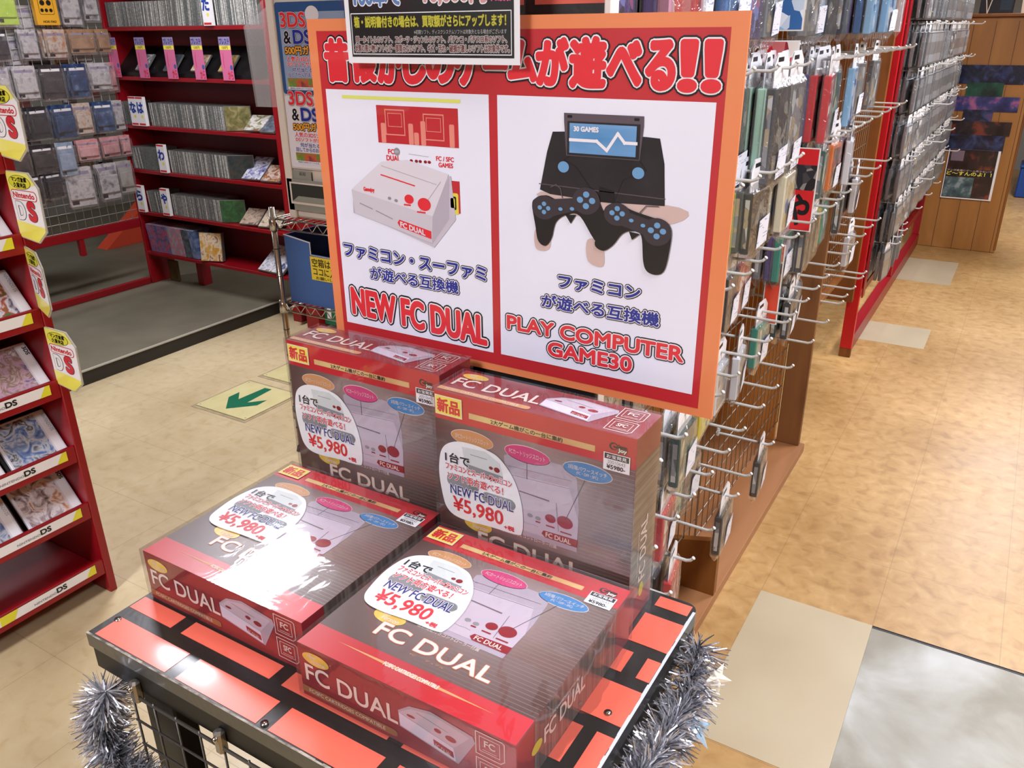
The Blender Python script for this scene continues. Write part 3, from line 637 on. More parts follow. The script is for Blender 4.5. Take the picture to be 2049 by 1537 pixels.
# pad two
b.blob(F, [(.514, .272), (.52, .281), (.535, .286), (.554, .278), (.585, .271), (.603, .268), (.612, .255), (.611, .23), (.606, .203), (.596, .195), (.582, .197), (.575, .21), (.57, .245), (.556, .25), (.542, .244), (.53, .228), (.515, .218), (.502, .225), (.508, .245)], h + .0016, K4)
b.ell(F, .534, .270, .0195, .0155, h + .0018, K3); b.ell(F, .592, .2525, .0205, .0185, h + .0018, K3); b.flat(F, [(.54, .256), (.58, .245), (.585, .266), (.54, .277)], h + .0017, K3)
b.flat(F, [(.552, .249), (.568, .247), (.557, .238)], h + .0016, K4)
for cx, cy, q, hh in ((.4215, .268, .0068, h + .0016), (.487, .2845, .0092, h + .0016), (.534, .2715, .0075, h + .002), (.592, .254, .0085, h + .002)):
    for dx, dy in ((1, 0), (-1, 0), (0, 1), (0, -1)):
        b.ell(F, cx + dx * q, cy + dy * q * .85, q * .52, q * .46, hh, KB, 14)
for x, y in ((.448, .269), (.466, .271), (.555, .264), (.572, .259)): b.ell(F, x, y, .0035, .0025, h + .002, KB, 10)
b.line(F, [(.45, .285), (.447, .297), (.44, .302), (.432, .298)], .0014, h + .001, K2); b.line(F, [(.566, .275), (.575, .285), (.592, .286)], .0014, h + .002, K2)
P('console_picture', b)

# ------------------------------------------------------------------ black buy-back notice in a clear sleeve, in front of the poster
F = Frame((-.89, 1.0, 1.456), (1, 0, 0), (0, 0, 1))
t = thing('buyback_notice', 'black and white price notice in a clear sleeve overlapping the top of the big poster', 'sign', (-.74, 1.0, 1.456))
b = MB(); b.box((0, 0, -.0006), (.2965, .21, 0), WHITE, F); b.rect(F, .0085, .0085, .288, .205, .0003, BLACK); b.line(F, [(.0115, .0125), (.284, .0125), (.284, .0665), (.0115, .0665)], .0012, .0006, WHITE, True); P('paper', b)
b = MB(); h = .0006; DR = mat('notice_dark_red', '#6d2327', .4); WG = mat('notice_grey_white', '#bdbdb9', .4)
b.text(F, '箱・説明書付きの場合は、買取額がさらにアップします！', .017, .048, .276, .0625, h, mat('notice_yellow', '#c9c23c', .4), .0004, ((.0007, mat('notice_olive', '#4b4a16', .4)),))
b.text(F, '※初期ソフト、ディスクシステムソフトは対象外となる場合がございます', .125, .0385, .277, .0445, h, WG)
b.text(F, '同一タイトルのソフト、スポーツ・ジャンルのソフト、パチンコ・パチスロ系のソフト、', .018, .0275, .277, .0365, h, DR, .0002, ((.0009, WG),))
b.text(F, '状態の悪い物ソフトなど一部買えないソフト、ギズ・汚れ・破損が激しいソフトは対象外です。', .015, .0155, .281, .0255, h, DR, .0002, ((.0009, WG),))
b.text(F, '100本で', .02, .076, .105, .105, h, mat('notice_blue', '#5d82b8', .4), .0012, ((.0016, WHITE),)); b.text(F, '10,000円', .145, .076, .245, .105, h, mat('notice_pink', '#d79a9a', .4), .0012, ((.0016, WHITE),)); b.text(F, 'レトロ買取', .245, .078, .283, .086, h, PINK, .0006)
b.text(F, 'ファミコンソフト', .03, .125, .26, .16, h, WHITE, .001); b.text(F, '買取', .09, .168, .19, .198, h, YELLOWINK, .001)
P('notice_lettering', b)
b = MB(); b.rect(F, -.008, -.006, .305, .217, .002, SLEEVE); b.rect(F, -.008, -.006, .305, .217, -.0016, SLEEVE); P('clear_sleeve', b)
b = MB(); b.tube([(-.80, 1.0, 1.668), (-.80, 1.0, CEIL - .01)], .0012, HOOKM, 5); b.tube([(-.68, 1.0, 1.668), (-.68, 1.0, CEIL - .01)], .0012, HOOKM, 5); P('hanging_cord', b)

# ------------------------------------------------------------------ tinsel and star ornaments on the cart
TIN = mat('tinsel_silver', '#eef0f8', .22, .8); TIN2 = mat('tinsel_dark', '#9a9aa4', .2, .8)
def tinsel(name, label, path, rad, n, seed):
    rnd = random.Random(seed); b = MB(); path = [Vector(p) for p in path]; seg = []
    tot = sum((q - p).length for p, q in zip(path, path[1:]))
    b.tube(path, .0025, TIN2, 5)
    for i in range(n):
        d = rnd.random() * tot
        for p, q in zip(path, path[1:]):
            L = (q - p).length
            if d <= L: c = p.lerp(q, d / L); ax = (q - p).normalized(); break
            d -= L
        v = Vector((rnd.gauss(0, 1), rnd.gauss(0, 1), rnd.gauss(0, 1))); v = (v - ax * v.dot(ax) * .7).normalized()
        L = rad * (.65 + .45 * rnd.random()); w = v.cross(Vector((rnd.gauss(0, 1), rnd.gauss(0, 1), rnd.gauss(0, 1)))).normalized() * .0011
        g = Vector((0, 0, -L * .12 * rnd.random())); m1 = c + v * L * .5 + w * rnd.uniform(-4, 4); e = c + v * L + g
        m = TIN if rnd.random() < .7 else TIN2
        b.poly([c - w, c + w, m1 + w, m1 - w], m); b.poly([m1 - w, m1 + w, e + w * .6, e - w * .6], m)
    return b.build(name, label=label, cat='tinsel')
tinsel('tinsel_garland', 'silver tinsel garland hanging along the side of the cart, beside the yellow floor', [(CX1 + .018, .93, .69), (CX1 + .03, .86, .655), (CX1 + .028, .77, .655), (CX1 + .03, .68, .67), (CX1 + .03, .6, .665), (CX1 + .02, .52, .65)], .043, 2700, 3)
tinsel('tinsel_garland', 'silver tinsel garland wound around the front leg of the cart, below the glare box', [(-.955, .462, .652), (-.965, .455, .62), (-.968, .45, .585), (-.955, .448, .555), (-.925, .446, .53), (-.89, .446, .515), (-.84, .45, .50), (-.8, .46, .47)], .042, 2700, 4)
def star(loc, r, eul, label, m):
    b = MB(); P2 = [(r * (1 if k % 2 == 0 else .42) * math.cos(PI / 2 + k * PI / 5), r * (1 if k % 2 == 0 else .42) * math.sin(PI / 2 + k * PI / 5)) for k in range(10)]
    V = [(x, y, 0) for x, y in P2] + [(0, 0, r * .2), (0, 0, -r * .2)]; b.mesh(V, [(k, (k + 1) % 10, 10) for k in range(10)] + [((k + 1) % 10, k, 11) for k in range(10)], m)
    o = b.build('star_ornament', loc=loc, label=label, cat='ornament'); o.rotation_euler = eul
STARC = mat('star_cream', '#f4ead6', .3); STARB = mat('star_blue', '#a9c9e2', .2)
star((CX1 + .055, .90, .672), .022, (.9, .5, .3), 'cream plastic star caught in the tinsel near the cart corner', STARC)
star((CX1 + .052, .835, .635), .03, (.7, .5, .9), 'pale blue translucent star hanging below the tinsel', STARB)
star((CX1 + .055, .72, .625), .028, (.5, .3, .1), 'off-white star at the lower end of the side tinsel', WHITE)
star((-.935, .43, .50), .03, (1.2, .3, .6), 'pale grey star at the bottom of the leg tinsel', mat('star_grey', '#b9bcc0', .4))

# ------------------------------------------------------------------ hanging game cases: shared meshes
COLOURS = {'K': ('black', '#17171b'), 'G': ('grey', '#747678'), 'D': ('navy', '#1b2236'), 'R': ('red', '#c62430'), 'E': ('dark green', '#0c4238'), 'T': ('teal', '#2f8f7c'), 'L': ('pale green', '#9cc8b2'),
           'O': ('orange', '#ef7a28'), 'Y': ('yellow', '#d8c62c'), 'C': ('cream', '#e4dabb'), 'W': ('white', '#d9dae0'), 'B': ('blue', '#3a6aa6'), 'S': ('sky blue', '#8cbfe8'), 'P': ('purple', '#4a3d78'),
           'N': ('brown', '#664530'), 'M': ('tan', '#ad8c64'), 'I': ('pink', '#d39bb0'), 'H': ('dark grey', '#3c3f42'), 'F': ('dark teal', '#1f4440'), 'V': ('lime', '#d7e24a')}
ARTS = {'K': ['#26252a', '#47464a', '#8f8c84', '#303036'], 'R': ['#8e2430', '#c86a6a', '#e8dcd0', '#c62430'], 'G': ['#8f9093', '#cfd0d0', '#5b6066', '#b5a58a'], 'S': ['#8cbfe8', '#e6eef8', '#3a6aa6', '#c9d8ea'], 'Y': ['#e8de60', '#f4ee9a', '#3b62a0', '#e0c840'],
        'C': ['#e9dfc2', '#d9c58a', '#4c7fc0', '#f1ead6'], 'E': ['#1c5a4e', '#86a898', '#24463e', '#c9c9a8'], 'P': ['#4a3d78', '#a9608c', '#22202f', '#7c86c8'], 'N': ['#8a5c40', '#d0b490', '#4a2e20', '#b03a30'], 'T': ['#2f8f7c', '#d8d0e0', '#3b4a8a', '#7ac0b0']}
ARTKEY = {'K': 'K', 'G': 'G', 'D': 'K', 'R': 'R', 'E': 'E', 'T': 'T', 'L': 'E', 'O': 'N', 'Y': 'Y', 'C': 'C', 'W': 'G', 'B': 'S', 'S': 'S', 'P': 'P', 'N': 'N', 'M': 'N', 'I': 'R', 'H': 'K', 'F': 'E', 'V': 'Y'}
def art(k):
    c = ARTS[k]
    return ramp_mat('cover_art_' + k, [(.0, c[0]), (.35, c[1]), (.55, c[2]), (.75, c[3])], 34, .35, kind='voronoi', rnd=True, interp='CONSTANT')
LINES = ramp_mat('printed_slip', [(.0, '#e9eaf3'), (.62, '#e9eaf3'), (.66, '#9aa0c4')], 150, .5, vec=(1, .25, 1.6), detail=1)
_cm = {}
def case_parts(c, w, h, th):
    k = (c, w, h, th)
    if k in _cm: return _cm[k]
    body = mat('case_' + COLOURS[c][0].replace(' ', '_'), COLOURS[c][1], .3, coat=.2); edge = mat('case_edge_grey', '#565a5c', .4)
    fr = Frame((th / 2, -w / 2, -.034 - h), (0, 1, 0), (0, 0, 1)); sd = Frame((-th / 2, -w / 2, -.034 - h), (1, 0, 0), (0, 0, 1))
    b = MB(); b.bbox((-th / 2, -w / 2, -.034 - h), (th / 2, w / 2, -.034), body, .0025)
    b.rect(fr, .012, .012, w - .012, h - .012, .0003, art(ARTKEY[c])); b.rect(sd, th * .25, .014, th * .75, h - .014, .0003, art('G') if c in 'KDHGEF' else body)
    A = b.data('case')
    b = MB(); b.poly([(.001, -w * .46, -.036), (.001, w * .46, -.036), (.001, w * .46, .012), (.001, w * .2, .034), (.001, -w * .3, .034), (.001, -w * .46, .012)], WHITE)
    b.rect(Frame((.0014, -w * .28, .016), (0, 1, 0), (0, 0, 1)), 0, 0, w * .34, .009, 0, BLACK)
    b.poly([(.0014, -.007, -.006), (.0014, .007, -.006), (.0014, .007, -.001), (.0014, -.007, -.001)], HOOKM)
    b.poly([(-.001, -w * .46, -.036), (-.001, -w * .46, .012), (-.001, -w * .3, .034), (-.001, w * .2, .034), (-.001, w * .46, .012), (-.001, w * .46, -.036)], WHITE)
    B = b.data('header_card')
    b = MB(); x = th / 2 + .004
    P = [(x, -w * .1, -.03 - h), (x, w * .5, -.03 - h + .006), (x + .002, w * .5, .04 - h), (x + .003, -w * .1, .034 - h)]
    b.poly(P, LINES); b.poly([(p[0] - .0006, p[1], p[2]) for p in reversed(P)], WHITE); C = b.data('price_slip')
    b = MB(); R = []; rr = random.Random(hash(c) % 97)
    for z, hx, hy in ((-.018, .002, w * .5), (-.034, th / 2 + .002, w / 2 + .003), (-.034 - h * .5, th / 2 + .0035, w / 2 + .004), (-.034 - h, th / 2 + .002, w / 2 + .003), (-.034 - h - .018, .002, w / 2 - .002)):
        R.append([(-hx, -hy, z), (hx, -hy, z), (hx * 1.1, -hy * .33, z + .002), (hx * .9, hy * .33, z - .002), (hx, hy, z), (-hx, hy, z)])
    V = sum(R, []); n = 6; Fc = [(i * n + j, i * n + (j + 1) % n, (i + 1) * n + (j + 1) % n, (i + 1) * n + j) for i in range(4) for j in range(n)]
    b.mesh(V, Fc, BAG, False); b.poly([(0, -w / 2 + .002, -.052 - h), (0, w / 2 - .002, -.052 - h), (0, 0, -.075 - h)], BAG); Dm = b.data('bag')
    _cm[k] = (A, B, C, Dm); return _cm[k]
def hang_case(c, x, y, z, w, h, th, label, group, slip=True, yaw=0.0, tilt=0.0):
    A, B, C, Dm = case_parts(c, w, h, th)
    t = thing('bagged_game_case', label, 'game case', (x, y, z), yaw, group); t.rotation_euler = (tilt, 0, yaw)
    put('case', A, t); put('header_card', B, t)
    if slip: put('price_slip', C, t)
    put('bag', Dm, t)
    return t
b = MB(); b.tube([(-.158, 0, .012), (-.158, 0, 0), (-.10, 0, 0), (-.016, 0, -.001), (-.006, 0, .003), (0, 0, .011)], .0038, HOOKM, 6)
b.tube([(-.0012, 0, .0095), (.0008, 0, .0118), (.0016, 0, .013)], [.0042, .0046, .002], mat('hook_tip_white', '#ecebe6', .3), 8); b.box((-.162, -.012, -.004), (-.156, .012, .02), HOOKM)
HOOK = b.data('hook')

# ------------------------------------------------------------------ the wooden hook rack
GX = -.604
def grid_mesh(y0, y1, z0, z1, st=.05):
    b = MB(); n = int(round((y1 - y0) / st))
    for k in range(n + 1): y = y0 + (y1 - y0) * k / n; b.tube([(GX, y, z0), (GX, y, z1)], .0016, WIRE, 4)
    z = z0
    while z <= z1 + .001: b.tube([(GX - .003, y0, z), (GX - .003, y1, z)], .0018, WIRE, 4); z += st * 1.5
    return b
t = thing('wooden_display_rack', 'plywood display rack holding rows of hooked game cases behind the cart', 'display rack', (-.8, 2.0, 0))
b = MB(); b.bbox((-1.12, 1.08, 0), (-.502, 2.965, .034), mat_plank, .002); under('base_plank', b)
b = MB(); b.bbox((-.90, 1.08, .034), (-.88, 4.03, 2.2), PLY, .002); under('back_board', b)
b = MB(); b.mesh([(x, y, z) for y in (1.895, 1.917) for x, z in ((-.72, .034), (-.503, .034), (-.503, .215), (-.72, .16))], [(0, 1, 2, 3), (7, 6, 5, 4), (0, 4, 5, 1), (1, 5, 6, 2), (2, 6, 7, 3), (3, 7, 4, 0)], DARKWOOD); under('foot_board', b)
b = MB(); b.bbox((-.602, 2.932, .034), (-.518, 2.955, 1.05), ramp_mat('knotty_upright', [(.2, '#4f2f16'), (.4, '#7d5330'), (.7, '#96683e')], 3.5, .5, vec=(2, 2, .35), detail=6, distort=1.4), .002); under('upright', b)
b = MB(); b.bbox((-.88, 2.932, .034), (-.612, 2.955, 2.2), WOOD, .002); under('upright', b)
b = MB(); b.bbox((-.88, 4.0, .30), (-.56, 4.03, 2.2), DARKWOOD, .002); under('upright', b)
b = MB(); b.bbox((-.88, 1.08, .034), (-.61, 1.10, 2.2), DARKWOOD, .002); under('upright', b)
b = MB(); b.bbox((-.88, 2.96, .42), (-.61, 4.0, .44), DARKWOOD, .002); under('shelf_board', b)
ROWS = [('top', 1.72, .13, .205, .022), ('second', 1.42, .125, .17, .020), ('third', 1.21, .115, .135, .02), ('fourth', 1.01, .112, .125, .02), ('fifth', .775, .11, .117, .02), ('sixth', .59, .108, .112, .02), ('lowest', .404, .108, .112, .02)]
GRIDS = []
for (y0, y1, z0, nm) in ((1.10, 2.0, .12, 'end by the console boxes'), (2.01, 2.92, .12, 'middle stretch'), (2.96, 3.99, .5, 'raised far stretch')):
    g = thing('wire_grid', 'beige wire grid with rows of hooks, ' + nm + ' of the wooden rack', 'wire grid', (GX, y0, z0)); GRIDS.append((g, y0, y1))
    me = grid_mesh(y0, y1, z0, 2.15).data('grid'); me.transform(Matrix.Translation(-g.location)); put('grid', me, g)
PLAN = {
 0: [(1.16, 'PIPN'), (1.31, 'IPDD'), (1.46, 'KDBB'), (1.61, 'BSGS'), (1.75, 'PSBK'), (1.9, 'GKGG'), (2.3, 'GKSG'), (2.38, 'SBSW'), (2.55, 'DKGG'), (2.72, 'DKDD'), (3.0, 'SBPS'), (3.2, 'SSDW'), (3.4, 'ONOM'), (3.6, 'WS'), (3.8, '')],
 1: [(1.16, 'GKGG'), (1.31, 'KDGG'), (1.46, 'WGKG'), (1.6, 'KDHK'), (1.75, 'KDMLG'), (1.9, 'HLLGW'), (2.05, 'GWGM'), (2.43, 'RRPG'), (2.57, 'EEEE'), (2.71, 'EEFG'), (2.85, 'S'), (3.05, ''), (3.2, 'G'), (3.35, ''), (3.5, 'G'), (3.65, ''), (3.8, '')],
 2: [(1.16, 'GKG'), (1.31, 'KGG'), (1.46, 'DKG'), (1.6, 'KDW'), (1.72, 'VKG'), (1.84, 'KHK'), (1.96, 'DDK'), (2.09, 'CCG'), (2.43, 'TETK'), (2.57, 'ETGG'), (2.72, 'OONI'), (2.86, 'WI'), (3.0, 'WI'), (3.2, 'G'), (3.4, ''), (3.6, ''), (3.8, '')],
 3: [(1.16, 'KG'), (1.31, 'KHG'), (1.46, 'GKK'), (1.6, 'WG'), (1.73, 'KKH'), (1.85, 'KK'), (1.98, 'RRG'), (2.12, ''), (2.32, 'TPG'), (2.45, 'KDG'), (2.57, 'K'), (2.69, 'YKY'), (2.82, 'TT'), (3.0, 'K'), (3.18, ''), (3.38, 'WD'), (3.6, '')],
 4: [(1.13, 'GH'), (1.25, 'KG'), (1.37, 'GK'), (1.49, 'FH'), (1.6, ''), (1.72, 'Y'), (1.86, 'WG'), (1.98, 'W'), (2.15, ''), (2.22, 'T'), (2.36, ''), (2.5, 'KF'), (2.64, 'GF'), (2.8, ''), (2.98, ''), (3.13, ''), (3.28, ''), (3.45, 'W'), (3.6, '')],
 5: [(1.13, 'HG'), (1.25, 'KG'), (1.37, 'FK'), (1.47, 'RFK'), (1.58, 'LK'), (1.7, 'H'), (1.83, ''), (1.985, ''), (2.13, ''), (2.3, ''), (2.54, ''), (2.76, ''), (3.0, ''), (3.09, ''), (3.21, ''), (3.37, ''), (3.45, '')],
 6: [(1.13, 'R'), (1.25, 'RK'), (1.37, 'MK'), (1.51, 'RK'), (1.65, ''), (1.83, 'K'), (1.95, ''), (2.16, 'K')],
}
rnd = random.Random(11)
for ri, hooks in PLAN.items():
    rn, z, w, h, th = ROWS[ri]
    for hi, (y, seq) in enumerate(hooks):
        g = [q for q in GRIDS if q[1] - .02 <= y <= q[2] + .03][-1 if y > 2.95 else 0][0]
        tx = -.45 + rnd.uniform(-.004, .004)
        put('hook', HOOK, g, loc=(tx - g.location.x, y - g.location.y, z - g.location.z))
        x = tx - .022 - th / 2 - (rnd.choice([0, .01, .02, .035, .05]) if ri < 3 else rnd.choice([.015, .03, .045, .06]) if y < 1.8 or ri < 5 else 0)
        if y > 2.9 and ri in (1, 2): x = min(x, -.545)
        for j, c in enumerate(seq):
            if x < GX + .02: break
            hh = h + (.03 if ri == 1 and y < 2.1 else 0)
            hang_case(c, x, y + rnd.uniform(-.004, .004), z - .004, w, round(hh, 3), th, 'bagged %s game case, %s from the tip, %s hook of the %s row' % (COLOURS[c][0], NTH[j], NTH[hi], rn), 'bagged game cases on the wooden rack',
                      slip=(j == 0 and rnd.random() < .5) or rnd.random() < .12, yaw=rnd.uniform(-.05, .17), tilt=rnd.uniform(-.03, .03))
            x -= th + .0075 + (rnd.uniform(0, .01) if ri > 3 else 0)
# index boards that stick out of the grid
IRED = mat('index_red', '#d4262c', .4); ICRM = mat('index_cream', '#e2d9c0', .45)
def index_board(y, z0, z1, body, txt, label, tc=BLACK, extra=None, x0=-.585, x1=-.495):
    t = thing('index_board', label, 'index board', (x0, y, z0), group=None); f = Frame((0, 0, 0), (1, 0, 0), (0, 0, 1)); w = x1 - x0; h = z1 - z0
    b = MB(); b.box((0, 0, 0), (w, .003, h), mat('board_edge', '#e8e6e2', .4)); b.rect(f, .003, .003, w - .003, h - .003, .0004, body)
    if extra: b.rect(f, .003, h * .5, w - .003, h * .8, .0006, extra)
    b.build('board', t)
    b = MB(); n = len(txt); zt = h * .93
    for k, ch in enumerate(txt): b.text(f, ch, w * .15, h * .08, w * .85, h * .44, .001, tc, .0028)
    if txt: b.build('lettering', t)
index_board(2.36, .975, 1.20, IRED, 'や', 'red index board with black kana, beside the cream case', extra=art('K'), x0=-.55, x1=-.468)
index_board(2.28, .72, .95, mat('index_orange_red', '#d8482e', .4), '', 'narrow orange-red picture board below the red one', extra=art('N'), x0=-.555, x1=-.51)
index_board(2.10, 1.24, 1.47, art('R'), '', 'pink and brown picture board with a pale frame, facing the aisle')
index_board(2.11, 1.49, 1.76, art('S'), '', 'sky blue picture board in the top row of cases')
# black and orange brick board high behind the poster, and a white upright beside it
t = thing('brick_pattern_board', 'red and black brick pattern board behind the top of the big poster', 'board', (-.85, 1.062, 1.44))
f = Frame((-.90, 1.062, 1.44), (1, 0, 0), (0, 0, 1)); b = MB(); b.box((0, 0, -.012), (.402, .5, 0), TAPE, f)
under('board', b, t)
b = MB()
for r in range(5):
    x = -.04 - (.09 if r % 2 else 0)
    while x < .39:
        a, c = max(x, .004), min(x + .15, .40)
        if c - a > .01: b.rect(f, a, .09 + r * .085, c, .09 + r * .085 + .07, .0006, BRICK)
        x += .167
under('brick_paper', b, t)
b = MB(); b.tube([(-.89, 1.085, 0.0), (-.89, 1.085, 1.95)], .009, CB, 8); b.tube([(-.89, 1.085, 0), (-.89, 1.085, .015)], .1, CB, 16); under('post', b, t)
b = MB(); b.bbox((-.498, 1.05, .64), (-.487, 1.074, 1.95), mat('white_upright', '#dedad2', .4), .002); under('upright', b, t)

# ------------------------------------------------------------------ the far red rack with grey cases
t = thing('red_display_rack', 'tall red-painted rack of grey bagged disc cases at the far side of the aisle', 'display rack', (-.6, 4.1, 0))
b = MB(); b.bbox((-.594, 4.07, .045), (-.54, 4.10, 2.3), BRIGHTRED, .002); under('upright', b)
b = MB(); b.bbox((-.594, 4.072, 0), (-.54, 4.098, .045), DARKWOOD, .002); under('foot', b)
b = MB(); b.bbox((-.537, 4.10, .30), (-.531, 4.16, 2.3), RACKRED, .001); under('upright', b)
b = MB(); b.bbox((-.594, 4.10, .02), (-.545, 6.62, .10), RACKRED, .002); under('bottom_rail', b)
b = MB(); b.bbox((-.60, 4.10, .26), (-.56, 6.62, .30), RACKRED, .002); under('rail', b)
b = MB(); b.bbox((-.64, 4.10, .28), (-.61, 6.62, 2.3), mat('rack_back', '#5b3a2c', .6), .002); under('back_board', b)
for y in (5.32, 6.60):
    b = MB(); b.bbox((-.594, y, .1), (-.55, y + .03, 2.3), RACKRED, .002); under('upright', b)
GCASE = []
for v, (c1, c2) in enumerate((('#6f7173', '#97999b'), ('#5a5c5f', '#8b8d90'), ('#7d8083', '#b4b6b8'))):
    m1 = mat('grey_case_%d' % v, c1, .3, coat=.3); m2 = mat('grey_cover_%d' % v, c2, .35, coat=.3)
    b = MB(); w, h, th = .125, .14, .014
    b.bbox((-th / 2, -w / 2, -.03 - h), (th / 2, w / 2, -.03), m1, .002); b.rect(Frame((th / 2, -w / 2, -.03 - h), (0, 1, 0), (0, 0, 1)), .008, .008, w - .008, h - .008, .0004, m2 if v < 2 else art('G'))
    b.poly([(.001, -w * .4, -.032), (.001, w * .4, -.032), (.001, w * .3, .014), (.001, -w * .3, .014)], WHITE if v else mat('dull_header', '#a9a9a6', .5)); b.poly([(-.001, -w * .4, -.032), (-.001, -w * .3, .014), (-.001, w * .3, .014), (-.001, w * .4, -.032)], WHITE)
    R = [[(-hx, -hy, z), (hx, -hy, z), (hx, hy, z), (-hx, hy, z)] for z, hx, hy in ((-.02, .002, w * .5), (-.1, th / 2 + .003, w / 2 + .003), (-.035 - h, .003, w / 2))]
    b.mesh(sum(R, []), [(i * 4 + j, i * 4 + (j + 1) % 4, i * 4 + 4 + (j + 1) % 4, i * 4 + 4 + j) for i in range(2) for j in range(4)], BAG)
    GCASE.append(b.data('bagged_disc_case'))
RZ = [.545, .735, .93, 1.12, 1.315, 1.505, 1.70]
for ri, z in enumerate(RZ):
    for k in range(15):
        y = 4.24 + k * .158
        if ri == 0 and k > 3: 
            if k % 3 == 0: put('hook', HOOK, t, loc=(-.44 + .6, y - 4.1, z))
            continue
        ln = rnd.choice([0, 0, .01, .02, .03]) + (.05 if k in (5, 9, 13) else 0)
        put('hook', HOOK, t, loc=(-.455 + ln + .6, y - 4.1, z))
        x = -.475
        for j in range(3 if ri else 4):
            v = rnd.choice([0, 0, 1, 1, 2]) if k > 1 or ri > 2 else 1
            o = put('bagged_disc_case', GCASE[v], None, loc=(x, y, z - .004), rotz=rnd.uniform(-.12, .1), cat='disc case', group='grey bagged disc cases on the far red rack',
                    label='grey disc case in clear bag on the far red rack')
            x -= .027 + rnd.uniform(0, .008)

# ------------------------------------------------------------------ wooden cabinet with posters at the end of the aisle
t = thing('wooden_cabinet', 'tall varnished wooden cabinet with dark posters, facing down the aisle', 'cabinet', (-.3, 6.7, 0))
CW = ramp_mat('cabinet_wood', [(.25, '#94622f'), (.55, '#a8733a'), (.8, '#b27c42')], 2.2, .4, vec=(3, 3, .35), detail=6, distort=1.2)
b = MB(); b.bbox((-.62, 6.7, .0), (-.052, 7.3, 1.545), CW, .004); under('body', b)
b = MB()
for x in (-.46, -.33, -.2, -.08): b.box((x, 6.698, .0), (x + .0025, 6.7, 1.52), mat('plank_gap', '#4c2f17', .6))
under('plank_grooves', b)
b = MB(); b.bbox((-.64, 6.67, 1.545), (.30, 7.32, 1.565), DARKWOOD, .003); under('top_board', b)
b = MB(); b.bbox((-.06, 6.695, 0.02), (-.045, 6.74, 1.54), DARKWOOD, .002); under('corner_trim', b)
f = Frame((0, 6.696, 0), (1, 0, 0), (0, 0, 1))
NB = ramp_mat('poster_night', [(.3, '#0e0e18'), (.5, '#1c1f3a'), (.62, '#2e3f6a'), (.75, '#6a4a78')], 12, .25, detail=5, coat=.4, distort=1); NG = ramp_mat('poster_forest', [(.3, '#12251f'), (.6, '#235443'), (.8, '#4a7a68')], 12, .25, detail=5, coat=.4)
NP = ramp_mat('poster_blossom', [(.35, '#23264f'), (.5, '#3b3f7a'), (.6, '#a8608e')], 9, .25, detail=5, coat=.4); NR = ramp_mat('poster_ember', [(.35, '#160f14'), (.55, '#2e1e24'), (.68, '#7a3a2a')], 12, .25, detail=5, coat=.4)
for k, (x0, z0_, x1, z1, m, nm) in enumerate(((-.485, 1.13, -.1, 1.25, NB, 'dark starry picture, topmost on the cabinet'), (-.43, 1.045, -.21, 1.14, NG, 'deep green picture under the starry one'), (-.515, .955, -.1, 1.05, NP, 'blue and pink blossom picture'),
                                              (-.42, .885, -.24, .965, NB, 'small dark blue picture under the blossom one'), (-.525, .80, -.115, .89, NR, 'dark picture with ember tones'), (-.52, .685, -.135, .80, NB, 'wide dark picture just above the white-edged poster'))):
    b = MB(); b.box((x0, 6.6935 - k * .0008, z0_), (x1, 6.6945 - k * .0008, z1), m)
    b.build('picture_sheet', label=nm, cat='poster')
t2 = thing('white_edged_poster', 'dark poster with a white edge and yellow kana, lowest on the cabinet', 'poster', (-.30, 6.688, .36))
b = MB(); b.box((-.462, 6.687, .362), (-.142, 6.689, .70), WHITE); b.rect(Frame((-.462, 6.687, .362), (1, 0, 0), (0, 0, 1)), .006, .008, .305, .338, .0006, NR); under('sheet', b, t2)
b = MB(); f = Frame((-.462, 6.686, .362), (1, 0, 0), (0, 0, 1)); b.rect(f, .006, .16, .305, .205, .0004, BLACK); b.rect(f, .01, .012, .19, .15, .0006, ramp_mat('poster_collage', [(.3, '#223048'), (.5, '#4f6a6c'), (.6, '#8fa0a8'), (.7, '#b8a878')], 14, .3, detail=4))
b.rect(f, .02, .26, .1, .33, .0006, mat('poster_mauve', '#7c6a78', .4)); b.text(f, 'マンガ倉庫にゲーム売らないで', .012, .19, .29, .203, .001, mat('poster_pale_pink', '#c8b0a8', .4), .0003); b.text(f, 'ど〜すんのよ！！', .012, .163, .292, .188, .001, YELLOWINK, .0009)
under('lettering', b, t2)
# things on the cabinet and beyond it
t = thing('shelf_box', 'black box with a pale X of straps on the cabinet top', 'box', (-.36, 6.9, 1.566)); b = MB(); b.bbox((-.1, 0, 0), (.1, .15, .2), mat('box_black', '#15161a', .4)); b.build('body', t)
b = MB(); f = Frame((-.1, -.001, 0), (1, 0, 0), (0, 0, 1)); b.line(f, [(.02, .15), (.05, 0), (.08, .15)], .006, 0, STARC); b.rect(f, .12, .02, .19, .15, 0, mat('box_navy', '#22354a', .4)); b.build('front_print', t)
t = thing('white_paper_bag', 'white lit paper bag on the cabinet top', 'bag', (-.14, 6.9, 1.566)); b = MB(); b.mesh([(-.07, 0, 0), (.07, 0, 0), (.07, .1, 0), (-.07, .1, 0), (-.08, -.005, .2), (.08, .005, .2), (.07, .1, .2), (-.07, .1, .2)], [(0, 1, 5, 4), (1, 2, 6, 5), (2, 3, 7, 6), (3, 0, 4, 7), (0, 3, 2, 1)], STARC); b.build('body', t); b = MB(); b.tube([(-.03, 0, .2), (-.02, 0, .24), (.02, 0, .24), (.03, 0, .2)], .003, WHITE, 5); b.build('handle', t)
t = thing('blue_bin', 'dark blue plastic bin standing on the floor past the cabinet', 'bin', (.29, 9.12, 0))
